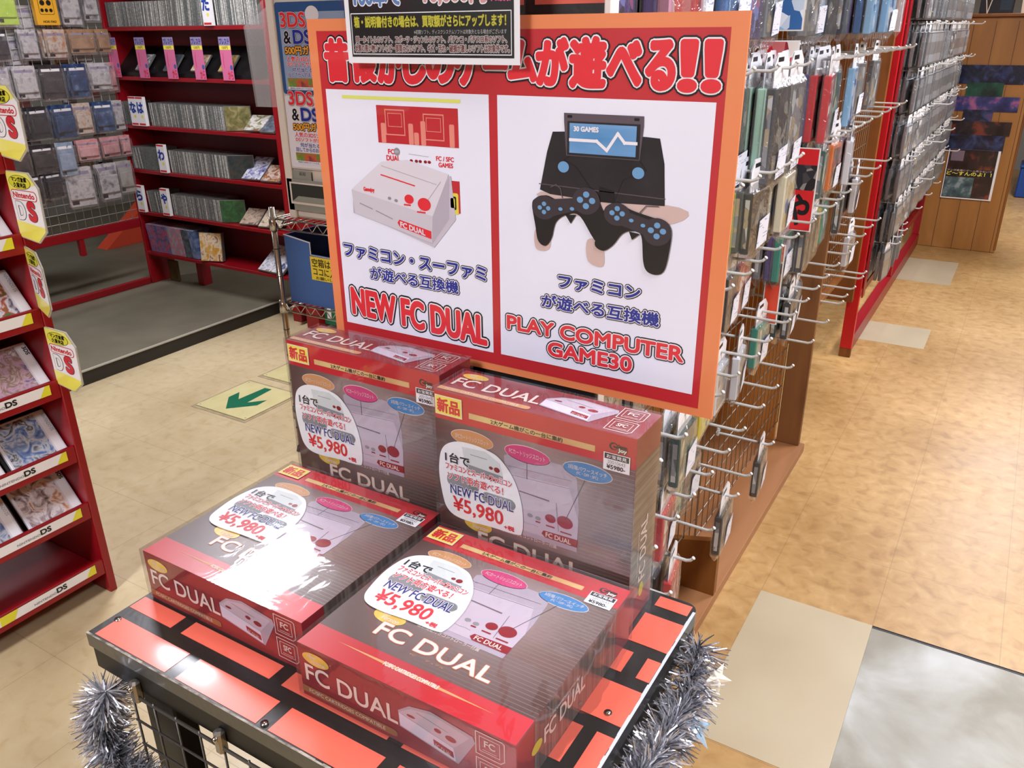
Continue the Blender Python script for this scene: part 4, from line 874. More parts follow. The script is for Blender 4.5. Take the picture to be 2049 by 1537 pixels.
BLUEP = mat('bin_blue', '#0f3f86', .4); b = MB(); b.bbox((-.3, 0, .0), (.35, .4, .27), BLUEP, .01); b.build('body', t); b = MB(); b.bbox((-.305, -.005, .27), (.355, .41, .295), BLUEP, .008); b.build('rim', t)
t = thing('goods_stack', 'dark and white packs piled on the blue bin', 'goods', (.29, 9.13, .296)); b = MB()
for k in range(8): b.bbox((-.28 + .006 * k, .01, k * .075), (.3, .35, .07 + k * .075), art('K') if k % 2 else art('G'), .004)
b.build('packs', t)

# ------------------------------------------------------------------ red game shelf on the near side
t = thing('game_shelf', 'red-painted shelf of tilted handheld game cases with yellow price strips', 'shelf', (-2.2, .5, 0))
SX = -2.03
b = MB(); b.bbox((-2.36, 1.066, 0), (SX, 1.088, 1.95), RACKRED, .002); under('side_panel', b)
b = MB(); b.bbox((-2.36, -.62, 0), (SX, -.60, 1.95), RACKRED, .002); under('side_panel', b)
b = MB(); b.bbox((-2.375, -.62, .255), (-2.36, 1.088, 1.95), DARKRED, .002); under('back_panel', b)
LV = [.087, .275, .452, .645, .84, 1.029, 1.22, 1.41, 1.6]
for z in LV:
    b = MB(); b.bbox((-2.36, -.60, z - .02), (SX - .012, 1.066, z), RACKRED, .002); under('shelf_board', b)
    b = MB(); b.bbox((SX - .014, -.60, z - .02), (SX - .002, 1.066, z + .03), RACKRED, .002); under('front_lip', b)
SY = mat('strip_yellow', '#e8e23c', .4)
for k, z in enumerate(LV[:-1]):
    s = thing('price_strip', 'yellow and white game title strip on the %s shelf edge from the floor' % NTH[k], 'price strip', (SX, .7, z), group=None)
    f = Frame((SX - .0012, -.56, z - .002), (0, 1, 0), (0, 0, 1)); hh = .027 if k != 2 else .027; q = 1.04 + .56
    b = MB(); b.rect(f, 0, 0, q, hh, .0004, WHITE)
    for y in (.2, .5, .8, 1.1, 1.4): 
        b.flat(f, [(y - .07, 0), (y - .035, 0), (y - .02, hh), (y - .07, hh)], .0007, SY)
    b.flat(f, [(q - .03, 0), (q, 0), (q, hh), (q - .012, hh)], .0007, SY); under('strip', b, s)
    for y in (.22, .52, .82, 1.12, 1.42):
        b = MB(); b.text(f, 'NINTENDO', y, .007, y + .062, .013, .001, GREYINK, .0002); b.text(f, 'DS', y + .064, .007, y + .092, .021, .001, BLACK, .0009); under('lettering', b, s)
# game cases leaning back behind the lips
DSW = mat('ds_case_white', '#e4e2ea', .25, coat=.4); DSK = mat('ds_tray_black', '#151416', .3)
COVER = [ramp_mat('cover_%d' % i, st, 30, .25, detail=5, rnd=True, coat=.6, distort=1.5) for i, st in enumerate((
    [(.3, '#35508e'), (.45, '#c9a6b8'), (.55, '#8f7466'), (.7, '#e8e4ea')], [(.3, '#2f4f94'), (.42, '#6f8ab8'), (.52, '#c5cdd6'), (.62, '#3d4650'), (.75, '#dcdde0')],
    [(.3, '#5a4640'), (.45, '#b6a8ac'), (.55, '#e9e6ea'), (.66, '#c98a58'), (.75, '#4a86b8')], [(.35, '#3f7a3a'), (.45, '#b04a40'), (.55, '#d8d6dc'), (.7, '#50465a')]))]
CM = []
for i in range(4):
    b = MB(); f = Frame((0, -.066, 0), (0, 1, 0), (0, 0, 1)); th = .012
    b.bbox((-th, -.066, 0), (0, .066, .128), DSW, .002); b.rect(f, .006, .006, .104, .122, .0004, COVER[i]); b.rect(f, .108, .006, .127, .122, .0004, WHITE)
    b.text(Frame((.0006, .058, .115), (0, 0, -1), (0, 1, 0)), 'NINTENDO DS', .0, -.004, .05, .003, .0002, GREYINK) if i % 2 else b.text(Frame((.0006, .058, .115), (0, 0, -1), (0, 1, 0)), '3DS', .0, -.005, .022, .004, .0002, BLACK, .0004)
    CM.append(b.data('case'))
b = MB(); b.bbox((-.018, -.074, -.004), (-.013, .074, .136), DSK, .002); TRAY = b.data('tray')
DESC = ['blue and pink cover', 'blue and silver ship cover', 'pale cover with orange and blue figures', 'green and red cover']
for li, z in enumerate(LV[1:-1]):
    for yi, y in enumerate((.987, .82, .655, .49, .32)):
        i = {(0, 0): 2, (1, 0): 1, (2, 0): 0, (3, 0): 3}.get((li, yi), (li * 2 + yi) % 4)
        o = thing('handheld_game_case', 'handheld game case, %s, %s along the %s shelf' % (DESC[i], NTH[yi], NTH[li + 1]), 'game case', (SX - .021, y, z + .014), group='tilted handheld game cases')
        o.rotation_euler = (0, -math.radians(40), rnd.uniform(-.02, .02)); o.scale = (1, 1.13, 1.06)
        put('case', CM[i], o)
        if (li + yi) % 2: put('tray', TRAY, o)
# projecting signs on the shelf end
YEL = ramp_mat('sign_yellow_blend', [(.3, '#e9df3a'), (.7, '#f2ea86')], 4, .3, coat=.4); SW = mat('sign_white', '#efecea', .3, coat=.4); SG = mat('sign_clear_edge', '#b9b6a8', .3)
SR = mat('sign_red', '#c8262e', .35); SO = mat('sign_oval_yellow', '#d9d23a', .4)
for k, (z, yaw, nm) in enumerate(((.655, .0, 'lowest of the four on the shelf end'), (.862, -.27, 'turned partly edge-on, second from the bottom'), (1.042, .0, 'third from the bottom'), (1.232, .0, 'topmost on the shelf end'))):
    t = thing('hanging_sign', 'yellow and white six-sided handheld game sign, ' + nm, 'sign', (SX - .006, 1.0655, z)); t.rotation_euler = (0, 0, yaw)
    f = Frame((0, -.0005, 0), (1, 0, 0), (0, 0, 1)); HX = [(0, .166), (.092, .166), (.122, .132), (.116, .03), (.075, 0), (0, .008)]; HI = [(.001, .164), (.09, .164), (.119, .131), (.113, .031), (.074, .003), (.001, .011)]
    b = MB(); b.mesh([f(x, y, -.003) for x, y in HX] + [f(x, y, 0) for x, y in HX], [(5, 4, 3, 2, 1, 0), (6, 7, 8, 9, 10, 11)] + [(i, (i + 1) % 6, 6 + (i + 1) % 6, 6 + i) for i in range(6)], SG)
    b.flat(f, HI, .0006, SW); b.flat(f, [(.001, .164), (.09, .164), (.112, .139), (.001, .118)], .0009, YEL); b.flat(f, [(.001, .05), (.1135, .04), (.113, .031), (.074, .003), (.001, .011)], .0009, YEL); b.build('board', t)
    b = MB(); b.ell(f, .052, .142, .044, .0165, .0012, BLACK); b.ell(f, .052, .142, .0425, .0155, .0014, SO); b.text(f, 'マンガ倉庫', .022, .143, .082, .154, .0016, BLACK, .0006); b.text(f, '久留米店', .026, .13, .076, .141, .0016, BLACK, .0006)
    b.rrect(f, .005, .1, .109, .124, .011, .0012, SR); b.rrect(f, .0068, .1018, .1072, .1222, .0102, .0014, SW); b.text(f, 'Nintendo', .014, .106, .099, .118, .0016, SR, .0008)
    b.text(f, 'D', .017, .055, .047, .094, .0014, SW, .0022, ((.0012, BLACK),)); b.text(f, 'S', .062, .055, .09, .096, .0014, SR, .0036, ((.0012, BLACK),)); b.build('lettering', t)

# ------------------------------------------------------------------ red disc shelf standing on the platform
t = thing('disc_shelf', 'tall red bookcase full of thin grey disc cases, standing on the grey platform', 'bookcase', (-3.87, 3.2, .071))
DX0, DX1, DY0, DY1 = -4.50, -3.235, 3.064, 3.25
for x in (DX0, DX1 - .02):
    b = MB(); b.bbox((x, DY0, .0705), (x + .02, DY1, 2.1), RACKRED, .002); under('side_panel', b)
b = MB(); b.bbox((DX0, DY1, .27), (DX1, DY1 + .012, 2.1), DARKRED, .001); under('back_panel', b)
BZ = [.275, .52, .768, 1.018, 1.278, 1.53, 1.79]
for z in BZ:
    b = MB(); b.bbox((DX0 + .02, DY0 + .002, z - .02), (DX1 - .02, DY1, z), RACKRED, .002); under('shelf_board', b)
b = MB(); b.bbox((-4.2, DY0 + .12, .0705), (-4.15, DY1, .255), RACKRED, .002); under('foot_block', b)
b = MB(); b.bbox((-4.44, DY0 + .1, .0712), (-4.36, DY0 + .12, .2), mat('olive_card', '#5a4a22', .6), .002); b.build('card_sheet', label='olive card leaning under the red disc bookcase', cat='card')
CASEG = [ramp_mat('disc_spine_%d' % i, st, 160, .35, vec=(.1, .1, 1), detail=2, rnd=True, coat=.2) for i, st in enumerate(([(.4, '#6e6f6e'), (.6, '#93938f')], [(.4, '#8f8f8a'), (.6, '#bdbcb6')], [(.45, '#b8b7b1'), (.6, '#d9d7d2')], [(.4, '#55595a'), (.6, '#6f7674')]))]
TRAYG = mat('jewel_case_clear_grey', '#6a6a67', .25, coat=.5)
CD = []
for i in range(4):
    b = MB(); b.box((0, 0, 0), (.0102, .14, .124), TRAYG); b.poly([(.0012, -.0004, .002), (.009, -.0004, .002), (.009, -.0004, .122), (.0012, -.0004, .122)], CASEG[i]); CD.append(b.data('disc_case'))
def cd_row(x0, x1, z, label, group, lean=.0, wts=(4, 3, 1, 2), y=None):
    x = x0; k = 0
    while x < x1:
        i = rnd.choices(range(4), wts)[0]
        o = put('disc_case', CD[i], None, loc=(x, (DY0 + .012 if y is None else y) + rnd.uniform(0, .004), z + .0006), label=label, cat='disc case', group=group)
        o.rotation_euler = (0, lean + rnd.uniform(-.008, .008) - (.0 if not lean else 0), 0)
        x += .0112 + rnd.choice([0, 0, 0, .001, .004])
def divider(x, z, ch, label):
    t = thing('index_card', label, 'index card', (x, DY0 - .012, z)); f = Frame((0, 0, 0), (1, 0, 0), (0, 0, 1))
    b = MB(); b.box((0, 0, 0), (.062, .02, .155), WHITE); b.rect(f, .001, .145, .061, .154, .0004, IRED); b.rect(f, .004, .004, .058, .014, .0004, IRED); b.ell(f, .04, .05, .009, .009, .0004, YELLOWINK, 14); b.build('card', t)
    b = MB(); b.text(f, ch, .008, .07, .056, .125, .0008, mat('index_blue', '#1f3f9c', .4), .003); b.build('lettering', t)
G1 = 'grey disc case standing in the row on the %s shelf of the red bookcase'
cd_row(-4.46, -4.16, BZ[5], G1 % 'top', 'disc cases, top shelf'); cd_row(-4.15, -3.665, BZ[5], G1 % 'top', 'disc cases, top shelf', .06, (3, 3, 2, 2)); divider(-3.655, BZ[5], 'た', 'white index card with blue kana among the top shelf cases')
cd_row(-3.585, -3.29, BZ[5], G1 % 'top', 'disc cases, top shelf', 0, (2, 3, 4, 1))
cd_row(-4.47, -4.40, BZ[3], G1 % 'third', 'disc cases, third shelf', -.05); divider(-4.375, BZ[3], 'な', 'white index card half hidden behind another, on the third shelf'); divider(-4.312, BZ[3] + .0, 'は', 'white index card with blue kana ha, on the third shelf')
cd_row(-4.235, -3.63, BZ[3], G1 % 'third', 'disc cases, third shelf', -.03, (4, 3, 2, 2))
cd_row(-4.47, -4.23, BZ[2], G1 % 'fourth', 'disc cases, fourth shelf', -.1, (1, 1, 1, 6)); divider(-4.20, BZ[2], 'わ', 'white index card with blue kana wa, on the fourth shelf'); cd_row(-4.13, -3.66, BZ[2], G1 % 'fourth', 'disc cases, fourth shelf', -.02, (3, 3, 3, 1))
divider(-4.465, BZ[1], 'ら', 'white index card at the edge of the fifth shelf'); cd_row(-4.39, -4.27, BZ[1], G1 % 'fifth', 'disc cases, fifth shelf', -.08, (3, 2, 2, 3)); divider(-4.24, BZ[1], 'や', 'white index card with blue kana ya, on the fifth shelf'); cd_row(-4.17, -3.77, BZ[1], G1 % 'fifth', 'disc cases, fifth shelf', -.02, (5, 3, 1, 2))
# coloured books on the lowest shelf, leaning
BK = [ramp_mat('book_spine_%d' % i, st, 40, .4, vec=(.2, .2, 1), detail=3, rnd=True) for i, st in enumerate(([(.4, '#46557c'), (.5, '#b04458'), (.6, '#5b6a96')], [(.4, '#8a8590'), (.52, '#c06a7c'), (.6, '#9a98a2')], [(.4, '#3a4048'), (.6, '#5e6670')], [(.4, '#4c5a80'), (.6, '#7684a8')]))]
BM = []
for i in range(4):
    b = MB(); b.box((0, 0, 0), (.013, .12, .165), WHITE); b.poly([(-.0003, -.0004, 0), (.0133, -.0004, 0), (.0133, -.0004, .1655), (-.0003, -.0004, .1655)], BK[i]); b.box((-.0006, 0, 0), (0, .122, .1655), BK[i]); b.box((.013, 0, 0), (.0136, .122, .1655), BK[i]); BM.append(b.data('game_book'))
x = -4.44
for k in range(27):
    i = 0 if k < 12 else 1 if k < 20 else 2 if k < 24 else 3
    o = put('game_book', BM[i], None, loc=(x, DY0 + .01, BZ[0] + .002), cat='book', group='guide books on the lowest shelf', label='%s guide book leaning in the row on the lowest shelf' % ['blue and red', 'grey and pink', 'dark grey', 'slate blue'][i])
    o.rotation_euler = (0, -.13, 0); x += .0158
def slab(name, x, y, z, w, d, th, m, eul, label, cat='game case', edge=None):
    o = thing(name, label, cat, (x, y, z)); o.rotation_euler = eul
    b = MB(); b.bbox((0, 0, 0), (w, d, th), edge or TRAYG, .0015); b.build('case', o)
    b = MB(); b.poly([(.003, .003, th + .0005), (w - .003, .003, th + .0005), (w - .003, d - .003, th + .0005), (.003, d - .003, th + .0005)], m); b.build('cover', o)
    return o
def cov(n, *c): return ramp_mat('cover_' + n, [(.3 + .4 * i / max(1, len(c) - 1), q) for i, q in enumerate(c)], 28, .3, detail=4, coat=.4, distort=1)
# cases that face out at the row ends
for nm, x, z, m, lab in (('a', -3.625, BZ[3], cov('olive', '#57552f', '#7b7647', '#a79a72'), 'olive disc case facing out at the end of the third shelf row'), ('b', -3.65, BZ[2], cov('dusk', '#151b1c', '#27363a', '#49302c'), 'dark picture disc case facing out on the fourth shelf'),
                         ('c', -3.765, BZ[1], cov('fern', '#173d22', '#24532e', '#2f6a3a'), 'green disc case facing out on the fifth shelf'), ('d', -3.98, BZ[0], cov('ochre', '#c9922c', '#d8a85a', '#e8d8c0', '#8a3a20'), 'yellow video case with cartoon cover leaning on the lowest shelf')):
    tall = nm == 'd'
    slab('disc_case_facing_out', x, DY0 + .015, z + .002, .14, .165 if tall else .126, .014 if not tall else .03, m, (PI / 2 - (.0 if not tall else .12), 0, .55 if not tall else .35), lab)
for x, z, m, rz, lab, w, d in ((-3.49, BZ[3], cov('rosy', '#b59a96', '#d9d0cc', '#7c8a60', '#a04040'), .2, 'red and white disc case lying tilted on the third shelf', .13, .12), (-3.37, BZ[3], cov('steel', '#30343c', '#7a8490'), .0, 'dark disc case lying beside the tilted one on the third shelf', .1, .12),
                        (-3.555, BZ[2], cov('ninja', '#3a3a5c', '#8a8ab8', '#e4e2ea', '#2a2440'), .1, 'white and violet video case tilted on the fourth shelf', .13, .17), (-3.41, BZ[2], cov('warm', '#8a6a58', '#d0bca8', '#7a3030', '#c8a050'), .1, 'small warm-coloured case tilted on the fourth shelf', .125, .12),
                        (-3.62, BZ[1], cov('sepia', '#8a6e5c', '#c8b4a0', '#5c3a30'), .15, 'sepia case lying tilted on the fifth shelf', .125, .12), (-3.475, BZ[1], cov('sand', '#b89c78', '#e0d0b8', '#6c4a38'), .15, 'sand-coloured case lying tilted, beside the chrome post', .14, .13),
                        (-3.52, BZ[0], cov('frost', '#3a4c78', '#c8ccd8', '#f0f0f4', '#6a3a30'), -.05, 'blue and white book lying tilted on the lowest shelf', .2, .19)):
    slab('tilted_case', x, DY0 + .008, z + .003, w, d, .013, m, (.62, 0, rz), lab)
# black trays with pink strips on the second shelf
TK = mat('tray_black', '#0d0c0e', .45); PKS = mat('strip_pink', '#d8709c', .4); LAV = mat('strip_lavender', '#8f84ae', .4)
for k, (x, zc) in enumerate(((-4.485, 0), (-4.24, 1), (-4.005, 2), (-3.785, 3), (-3.575, 4))):
    t = thing('display_tray', 'black slanted display tray, %s along the second shelf of the bookcase' % NTH[k], 'display tray', (x, DY0 + .02, BZ[4]))
    w = .225 if k < 4 else .2
    b = MB(); b.mesh([(.0, .0, .001), (w, 0, .001), (w, .14, .001), (0, .14, .001), (0.0, .0, .02), (w, 0, .02), (w, .14, .155), (0, .14, .155)], [(0, 3, 2, 1), (0, 1, 5, 4), (1, 2, 6, 5), (2, 3, 7, 6), (3, 0, 4, 7), (4, 5, 6, 7)], TK); b.build('tray', t)
    if k:
        slab('disc_case_on_tray', x - .045, DY0 + .008, BZ[4] + .03, .09, .11, .01, [None, cov('smoke', '#2c2a30', '#8f8c90', '#d8d6da'), cov('slate', '#2a3038', '#4c5864'), cov('ivory', '#e2dccc', '#c8b090', '#9a6a4a'), cov('moss', '#8a7440', '#b89a5a', '#6a7050')][k], (.78, 0, .1), 'small case propped on the black tray, %s tray along' % NTH[k])
    t = thing('price_strip', 'hanging pink price strip with lavender top, %s along the second shelf' % NTH[k], 'price strip', (x + .0, DY0 - .004, BZ[4] - .005)); f = Frame((0, 0, 0), (1, 0, 0), (0, 0, 1))
    b = MB(); b.box((0, 0, 0), (.082, .001, .205), PKS); b.rect(f, 0, .165, .082, .205, .0004, LAV); b.rect(f, 0, .145, .082, .165, .0005, YELLOWINK); b.build('paper', t)
    b = MB(); b.text(f, 'プレステ', .005, .17, .077, .198, .0008, NAVY, .0006); b.text(f, '100円', .02, .148, .062, .162, .0008, mat('olive_ink', '#8a7a2a', .4), .0004); b.build('price_lettering', t); b = MB(); b.text(f, 'から', .04, .006, .076, .045, .0008, REDINK, .0006); b.line(f, [(.02, .06), (.018, .09), (.022, .13)], .0025, .0008, REDINK); b.ell(f, .07, .062, .01, .012, .0008, mat('blob_blue', '#4a5ea0', .4), 12); b.build('lettering', t)

# ------------------------------------------------------------------ clear sleeve bag hanging beside the vending machine
t = thing('clear_plastic_sleeve', 'empty clear plastic sleeve hanging in front of the red bookcase', 'plastic sleeve', (-2.205, 2.06, 1.266))
SL2 = film_mat('cloudy_sleeve', .2, .08, 12, .8, .3, .01)
b = MB(); b.mesh([(-.06, 0, .0), (.06, .004, .002), (.079, .01, .33), (-.072, 0, .25), (0, -.012, .12)], [(0, 1, 4), (1, 2, 4), (2, 3, 4), (3, 0, 4)], SL2, True); b.mesh([(-.062, .01, .0), (.0, .012, .0), (.02, .012, .33), (-.076, .01, .27)], [(0, 1, 2, 3)], SL2); b.build('film', t)

# ------------------------------------------------------------------ vending machine on the chrome wire shelf
WY = 2.0
t = thing('wire_shelf', 'chrome wire shelving unit carrying the vending machine and a blue box', 'shelving unit', (-1.85, WY + .17, 0))
for x in (-2.186, -1.5):
    for y in (WY, WY + .34):
        b = MB(); b.tube([(x, y, .02), (x, y, .945)], .0105, CHROME, 14)
        for z in (.1, .2, .3, .4, .5, .7, .8): b.tube([(x, y, z - .0015), (x, y, z + .0015)], .0112, mat('groove_dark', '#4c4a46', .4, .8), 14)
        b.tube([(x, y, 0), (x, y, .02)], [.02, .014], TK, 12); under('post', b)
for zt in (.905, .605, .18):
    b = MB()
    for y in (WY, WY + .34):
        b.tube([(-2.186, y, zt), (-1.5, y, zt)], .0032, CHROME, 6); b.tube([(-2.186, y, zt - .032), (-1.5, y, zt - .032)], .0032, CHROME, 6)
        n = 27; b.tube([(-2.176 + .66 * k / n, y, zt - (.030 if k % 2 else .002)) for k in range(n + 1)], .002, CHROME, 5, False)
    for x in (-2.186, -1.5): b.tube([(x, WY, zt), (x, WY + .34, zt)], .0032, CHROME, 6); b.tube([(x, WY, zt - .032), (x, WY + .34, zt - .032)], .0032, CHROME, 6)
    for k in range(1, 24): x = -2.186 + .686 * k / 24; b.tube([(x, WY, zt + .003), (x, WY + .34, zt + .003)], .0016, CHROME, 5)
    under('wire_tier', b)
    for x in (-2.186, -1.5):
        for y in (WY, WY + .34):
            b = MB(); b.tube([(x, y, zt - .04), (x, y, zt + .008)], [.016, .0145], CHROME, 12); under('shelf_collar', b)
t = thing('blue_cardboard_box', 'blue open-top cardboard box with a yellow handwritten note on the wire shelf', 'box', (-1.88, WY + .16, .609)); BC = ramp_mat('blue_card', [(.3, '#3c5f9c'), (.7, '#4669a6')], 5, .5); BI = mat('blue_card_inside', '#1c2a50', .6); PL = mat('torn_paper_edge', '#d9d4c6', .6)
b = MB(); z1 = .852; yf = WY + .012
f = Frame((-2.155, yf, .609), (1, 0, 0), (0, 0, 1)); w = .58
prof = [(0, 0), (w, 0), (w, .23), (.43, .222), (.43, .18), (.12, .185), (.12, .226), (0, .242)]
b.mesh([f(x, y, 0) for x, y in prof] + [f(x, y, -.006) for x, y in prof], [tuple(range(8)), tuple(reversed(range(8, 16)))] + [(i, 8 + i, 8 + (i + 1) % 8, (i + 1) % 8) for i in range(8)], BC)
b.line(f, [(.12, .186), (.12, .226), (0, .242)], .004, .0006, PL); b.line(f, [(.12, .1835), (.43, .1785)], .002, .0006, PL); under('front_panel', b)
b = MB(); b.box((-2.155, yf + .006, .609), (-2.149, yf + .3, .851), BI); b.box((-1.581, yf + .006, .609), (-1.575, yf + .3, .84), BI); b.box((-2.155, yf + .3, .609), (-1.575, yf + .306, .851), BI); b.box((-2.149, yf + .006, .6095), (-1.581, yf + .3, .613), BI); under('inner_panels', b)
f = Frame((-2.04, yf - .0012, .705), (1, 0, 0), (0, 0, 1))
b = MB(); b.rect(f, 0, 0, .22, .083, 0, mat('note_yellow', '#e6cc3c', .5)); b.text(f, '空箱は下へ', .008, .048, .15, .077, .0005, BLACK, .0004); b.text(f, 'ココに入れてね', .01, .018, .19, .045, .0005, BLACK, .0004); b.text(f, 'お願いします', .02, .003, .14, .014, .0005, BLACK, .0002); under('handwritten_note', b)
t = thing('vending_machine', 'white capsule vending machine with two repeated handheld game posters', 'vending machine', (-1.85, WY + .2, .91)); VW = mat('machine_ivory', '#dcd2c4', .4); VG = mat('machine_grey', '#8f8f84', .4); VD = mat('machine_dark', '#2c2e2a', .5)
MY = 2.02
b = MB(); b.bbox((-2.125, MY + .012, .911), (-1.52, MY + .33, 1.95), VW, .008); under('body', b)
b = MB(); b.bbox((-2.125, MY, .911), (-2.092, MY + .012, 1.95), VW, .003); under('frame_trim', b)
b = MB(); b.bbox((-2.092, MY + .004, 1.078), (-1.53, MY + .012, 1.94), mat('panel_white', '#cfc8c0', .4), .002); under('front_panel', b)
b = MB(); f = Frame((-2.118, MY, .94), (1, 0, 0), (0, 0, 1)); b.rect(f, 0, 0, .56, .105, .0, VG); b.rect(f, .012, .022, .54, .095, .0012, VW); b.rect(f, .02, .03, .52, .09, .002, VD); b.flat(f, [(.02, .03), (.52, .03), (.47, .05), (.05, .05)], .003, VG); under('prize_chute', b)
b = MB(); f = Frame((-2.09, MY + .003, 1.04), (1, 0, 0), (0, 0, 1)); b.rect(f, 0, 0, .085, .034, 0, VG); b.text(f, '返却', .03, .018, .06, .03, .0005, VD); under('label_plate', b)
VB = mat('machine_poster_blue', '#2f5285', .35, coat=.3); VP = mat('machine_poster_white', '#dfdbe0', .35, coat=.3); VO = mat('poster_amber', '#e8a23a', .35)
for k, z in enumerate((1.315, 1.085)):
    f = Frame((-2.088, MY + .003, z), (1, 0, 0), (0, 0, 1)); s = thing('machine_poster', 'game capsule poster on the vending machine, %s one' % ('blue-framed upper' if k == 0 else 'white-ground lower'), 'poster', (-1.95, MY + .003, z))
    hh = .268 if k == 0 else .225
    b = MB(); b.rrect(f, 0, 0, .30, hh, .01, .0004, VB if k == 0 else VP); b.rect(f, .015, .012, .285, .24 if k == 0 else .215, .0006, VP if k else mat('poster_pale_blue', '#8fa0bc', .35)); b.rect(f, .025, .016, .28, .048, .0008, ramp_mat('poster_scene', [(.3, '#2a2a50'), (.45, '#c85a3a'), (.55, '#5a8a3c'), (.7, '#d8c040')], 22, .4, detail=2)); b.rect(f, .025, .014, .28, .022, .001, PW)
    if k == 0: b.ell(f, .155, .232, .028, .024, .0009, VP)
    under('paper', b, s)
    b = MB(); o = ((.0032, POW), (.0016, BLACK))
    b.text(f, '3DS', 0.0200, 0.1980, 0.1237, 0.2380, .0012, PT, .0018, ((.0024, PB), (.0012, POW))); b.text(f, 'ソフト', 0.1176, 0.1950, 0.1603, 0.2040, .0012, PT, .0004); b.text(f, '&', 0.0273, 0.1500, 0.0566, 0.1850, .0012, PB, .0012, ((.0014, POW),)); b.text(f, 'DS', 0.0688, 0.1500, 0.1420, 0.1880, .0012, PN, .0022, ((.0024, PB), (.0012, POW)))
    b.text(f, '500円ガチャ', 0.0273, 0.1180, 0.1847, 0.1420, .0012, VO, .001, ((.0022, PB),)); b.text(f, '人気の3DSソフト', 0.0298, 0.0980, 0.1786, 0.1130, .0012, PT, .0005, ((.001, POW),)); b.text(f, 'DSソフトが当たる', 0.0322, 0.0840, 0.1786, 0.0960, .0012, PT, .0005, ((.001, POW),))
    b.text(f, '何が当たるかは', 0.0505, 0.0670, 0.1725, 0.0800, .0012, PN, .0004, ((.001, POW),)); b.text(f, '回してからのお楽しみ', 0.0298, 0.0520, 0.1725, 0.0650, .0012, PN, .0004, ((.001, POW),)); b.text(f, '※機械の故障以外での返金、交換は出来ません', .03, .0155, .2, .0205, .0014, BLACK)
    under('lettering', b, s)
# low red stand glimpsed behind the wire shelf
t = thing('red_stand', 'low red stand seen beneath the wire shelf, behind the chrome post', 'stand', (-3.2, 3.15, 0))
b = MB(); b.bbox((-3.345, 3.12, .0), (-3.28, 3.16, .11), RACKRED, .002); under('foot', b); b = MB(); b.bbox((-3.19, 3.07, 0), (-3.1, 3.12, .6), RACKRED, .002); under('post', b); b = MB(); b.bbox((-3.23, 3.12, .11), (-2.3, 3.5, .6), RACKRED, .002); under('body', b)
b = MB(); b.rect(Frame((-3.09, 3.11, .03), (1, 0, 0), (0, 0, 1)), 0, 0, .1, .1, 0, GREEN); b.rect(Frame((-3.09, 3.11, .03), (1, 0, 0), (0, 0, 1)), .02, .03, .05, .1, .001, WHITE); under('green_notice', b)

# ------------------------------------------------------------------ wire display with blister packs, at the side of the bookcase
t = thing('wire_display', 'red-framed wire grid display hung with accessory packs beside the red bookcase', 'display rack', (-4.5, 2.4, .07))
b = MB(); b.bbox((-4.52, 1.3, .425), (-4.485, 3.06, .475), RACKRED, .002); under('rail', b)
b = MB(); b.bbox((-4.52, 1.3, .071), (-4.485, 3.06, .108), RACKRED, .002); under('rail', b)
for y in (2.66, 1.32):
    b = MB(); b.bbox((-4.518, y, .108 if y < 2 else .33), (-4.488, y + .03, .425), RACKRED, .002); under('post', b)
b = MB()
for k in range(36): y = 1.32 + k * .05; b.tube([(-4.40 if 0 else -4.49, y, .475), (-4.49, y, 2.1)], .002, HOOKM, 4)
for k in range(33): z = .48 + k * .05; b.tube([(-4.493, 1.3, z), (-4.493, 3.06, z)], .002, HOOKM, 4)
under('grid', b)
b = MB(); b.bbox((-5.3, 1.2, .5), (-4.9, 2.55, 1.0), DARKRED, .003); b.bbox((-4.98, 2.3, .42), (-4.9, 2.52, .5), RACKRED, .002)
b.build('red_counter', label='dark red counter behind the wire display', cat='counter')
b = MB(); b.mesh([(-5.5, 3.45, .071), (-5.5, 3.85, .071), (-5.5, 3.85, .36), (-5.62, 3.45, .071), (-5.62, 3.85, .071), (-5.62, 3.85, .36)], [(0, 1, 2), (5, 4, 3), (0, 3, 4, 1), (1, 4, 5, 2), (2, 5, 3, 0)], mat('orange_cloth', '#e8502e', .6)); b.build('orange_wedge', label='bright orange wedge-shaped stand on the platform behind the grid', cat='stand')
PKM = {'w': ('white and grey', [(.3, '#a8a2a4'), (.5, '#c9c4c6'), (.7, '#77737a')]), 'b': ('dark blue', [(.3, '#1f3050'), (.6, '#34507c'), (.8, '#8a96ac')]), 'k': ('black', [(.3, '#131216'), (.7, '#3a383e')]), 'p': ('pink', [(.3, '#c07a80'), (.6, '#d8a4a4'), (.8, '#b09090')]),
       'o': ('orange and white', [(.3, '#b87a4a'), (.5, '#cfc0b4'), (.7, '#8a5a3a')]), 'c': ('clear', [(.3, '#8c8782'), (.6, '#aaa5a0')]), 't': ('tan', [(.3, '#8f6a4c'), (.7, '#b08a68')]), 'y': ('yellow', [(.3, '#e0a030'), (.7, '#eab848')]), 'g': ('lime green', [(.3, '#a8cc3a'), (.7, '#bcd84a')]), 's': ('pale blue', [(.3, '#7a8ca8'), (.7, '#a4b2c6')])}
_pk = {}
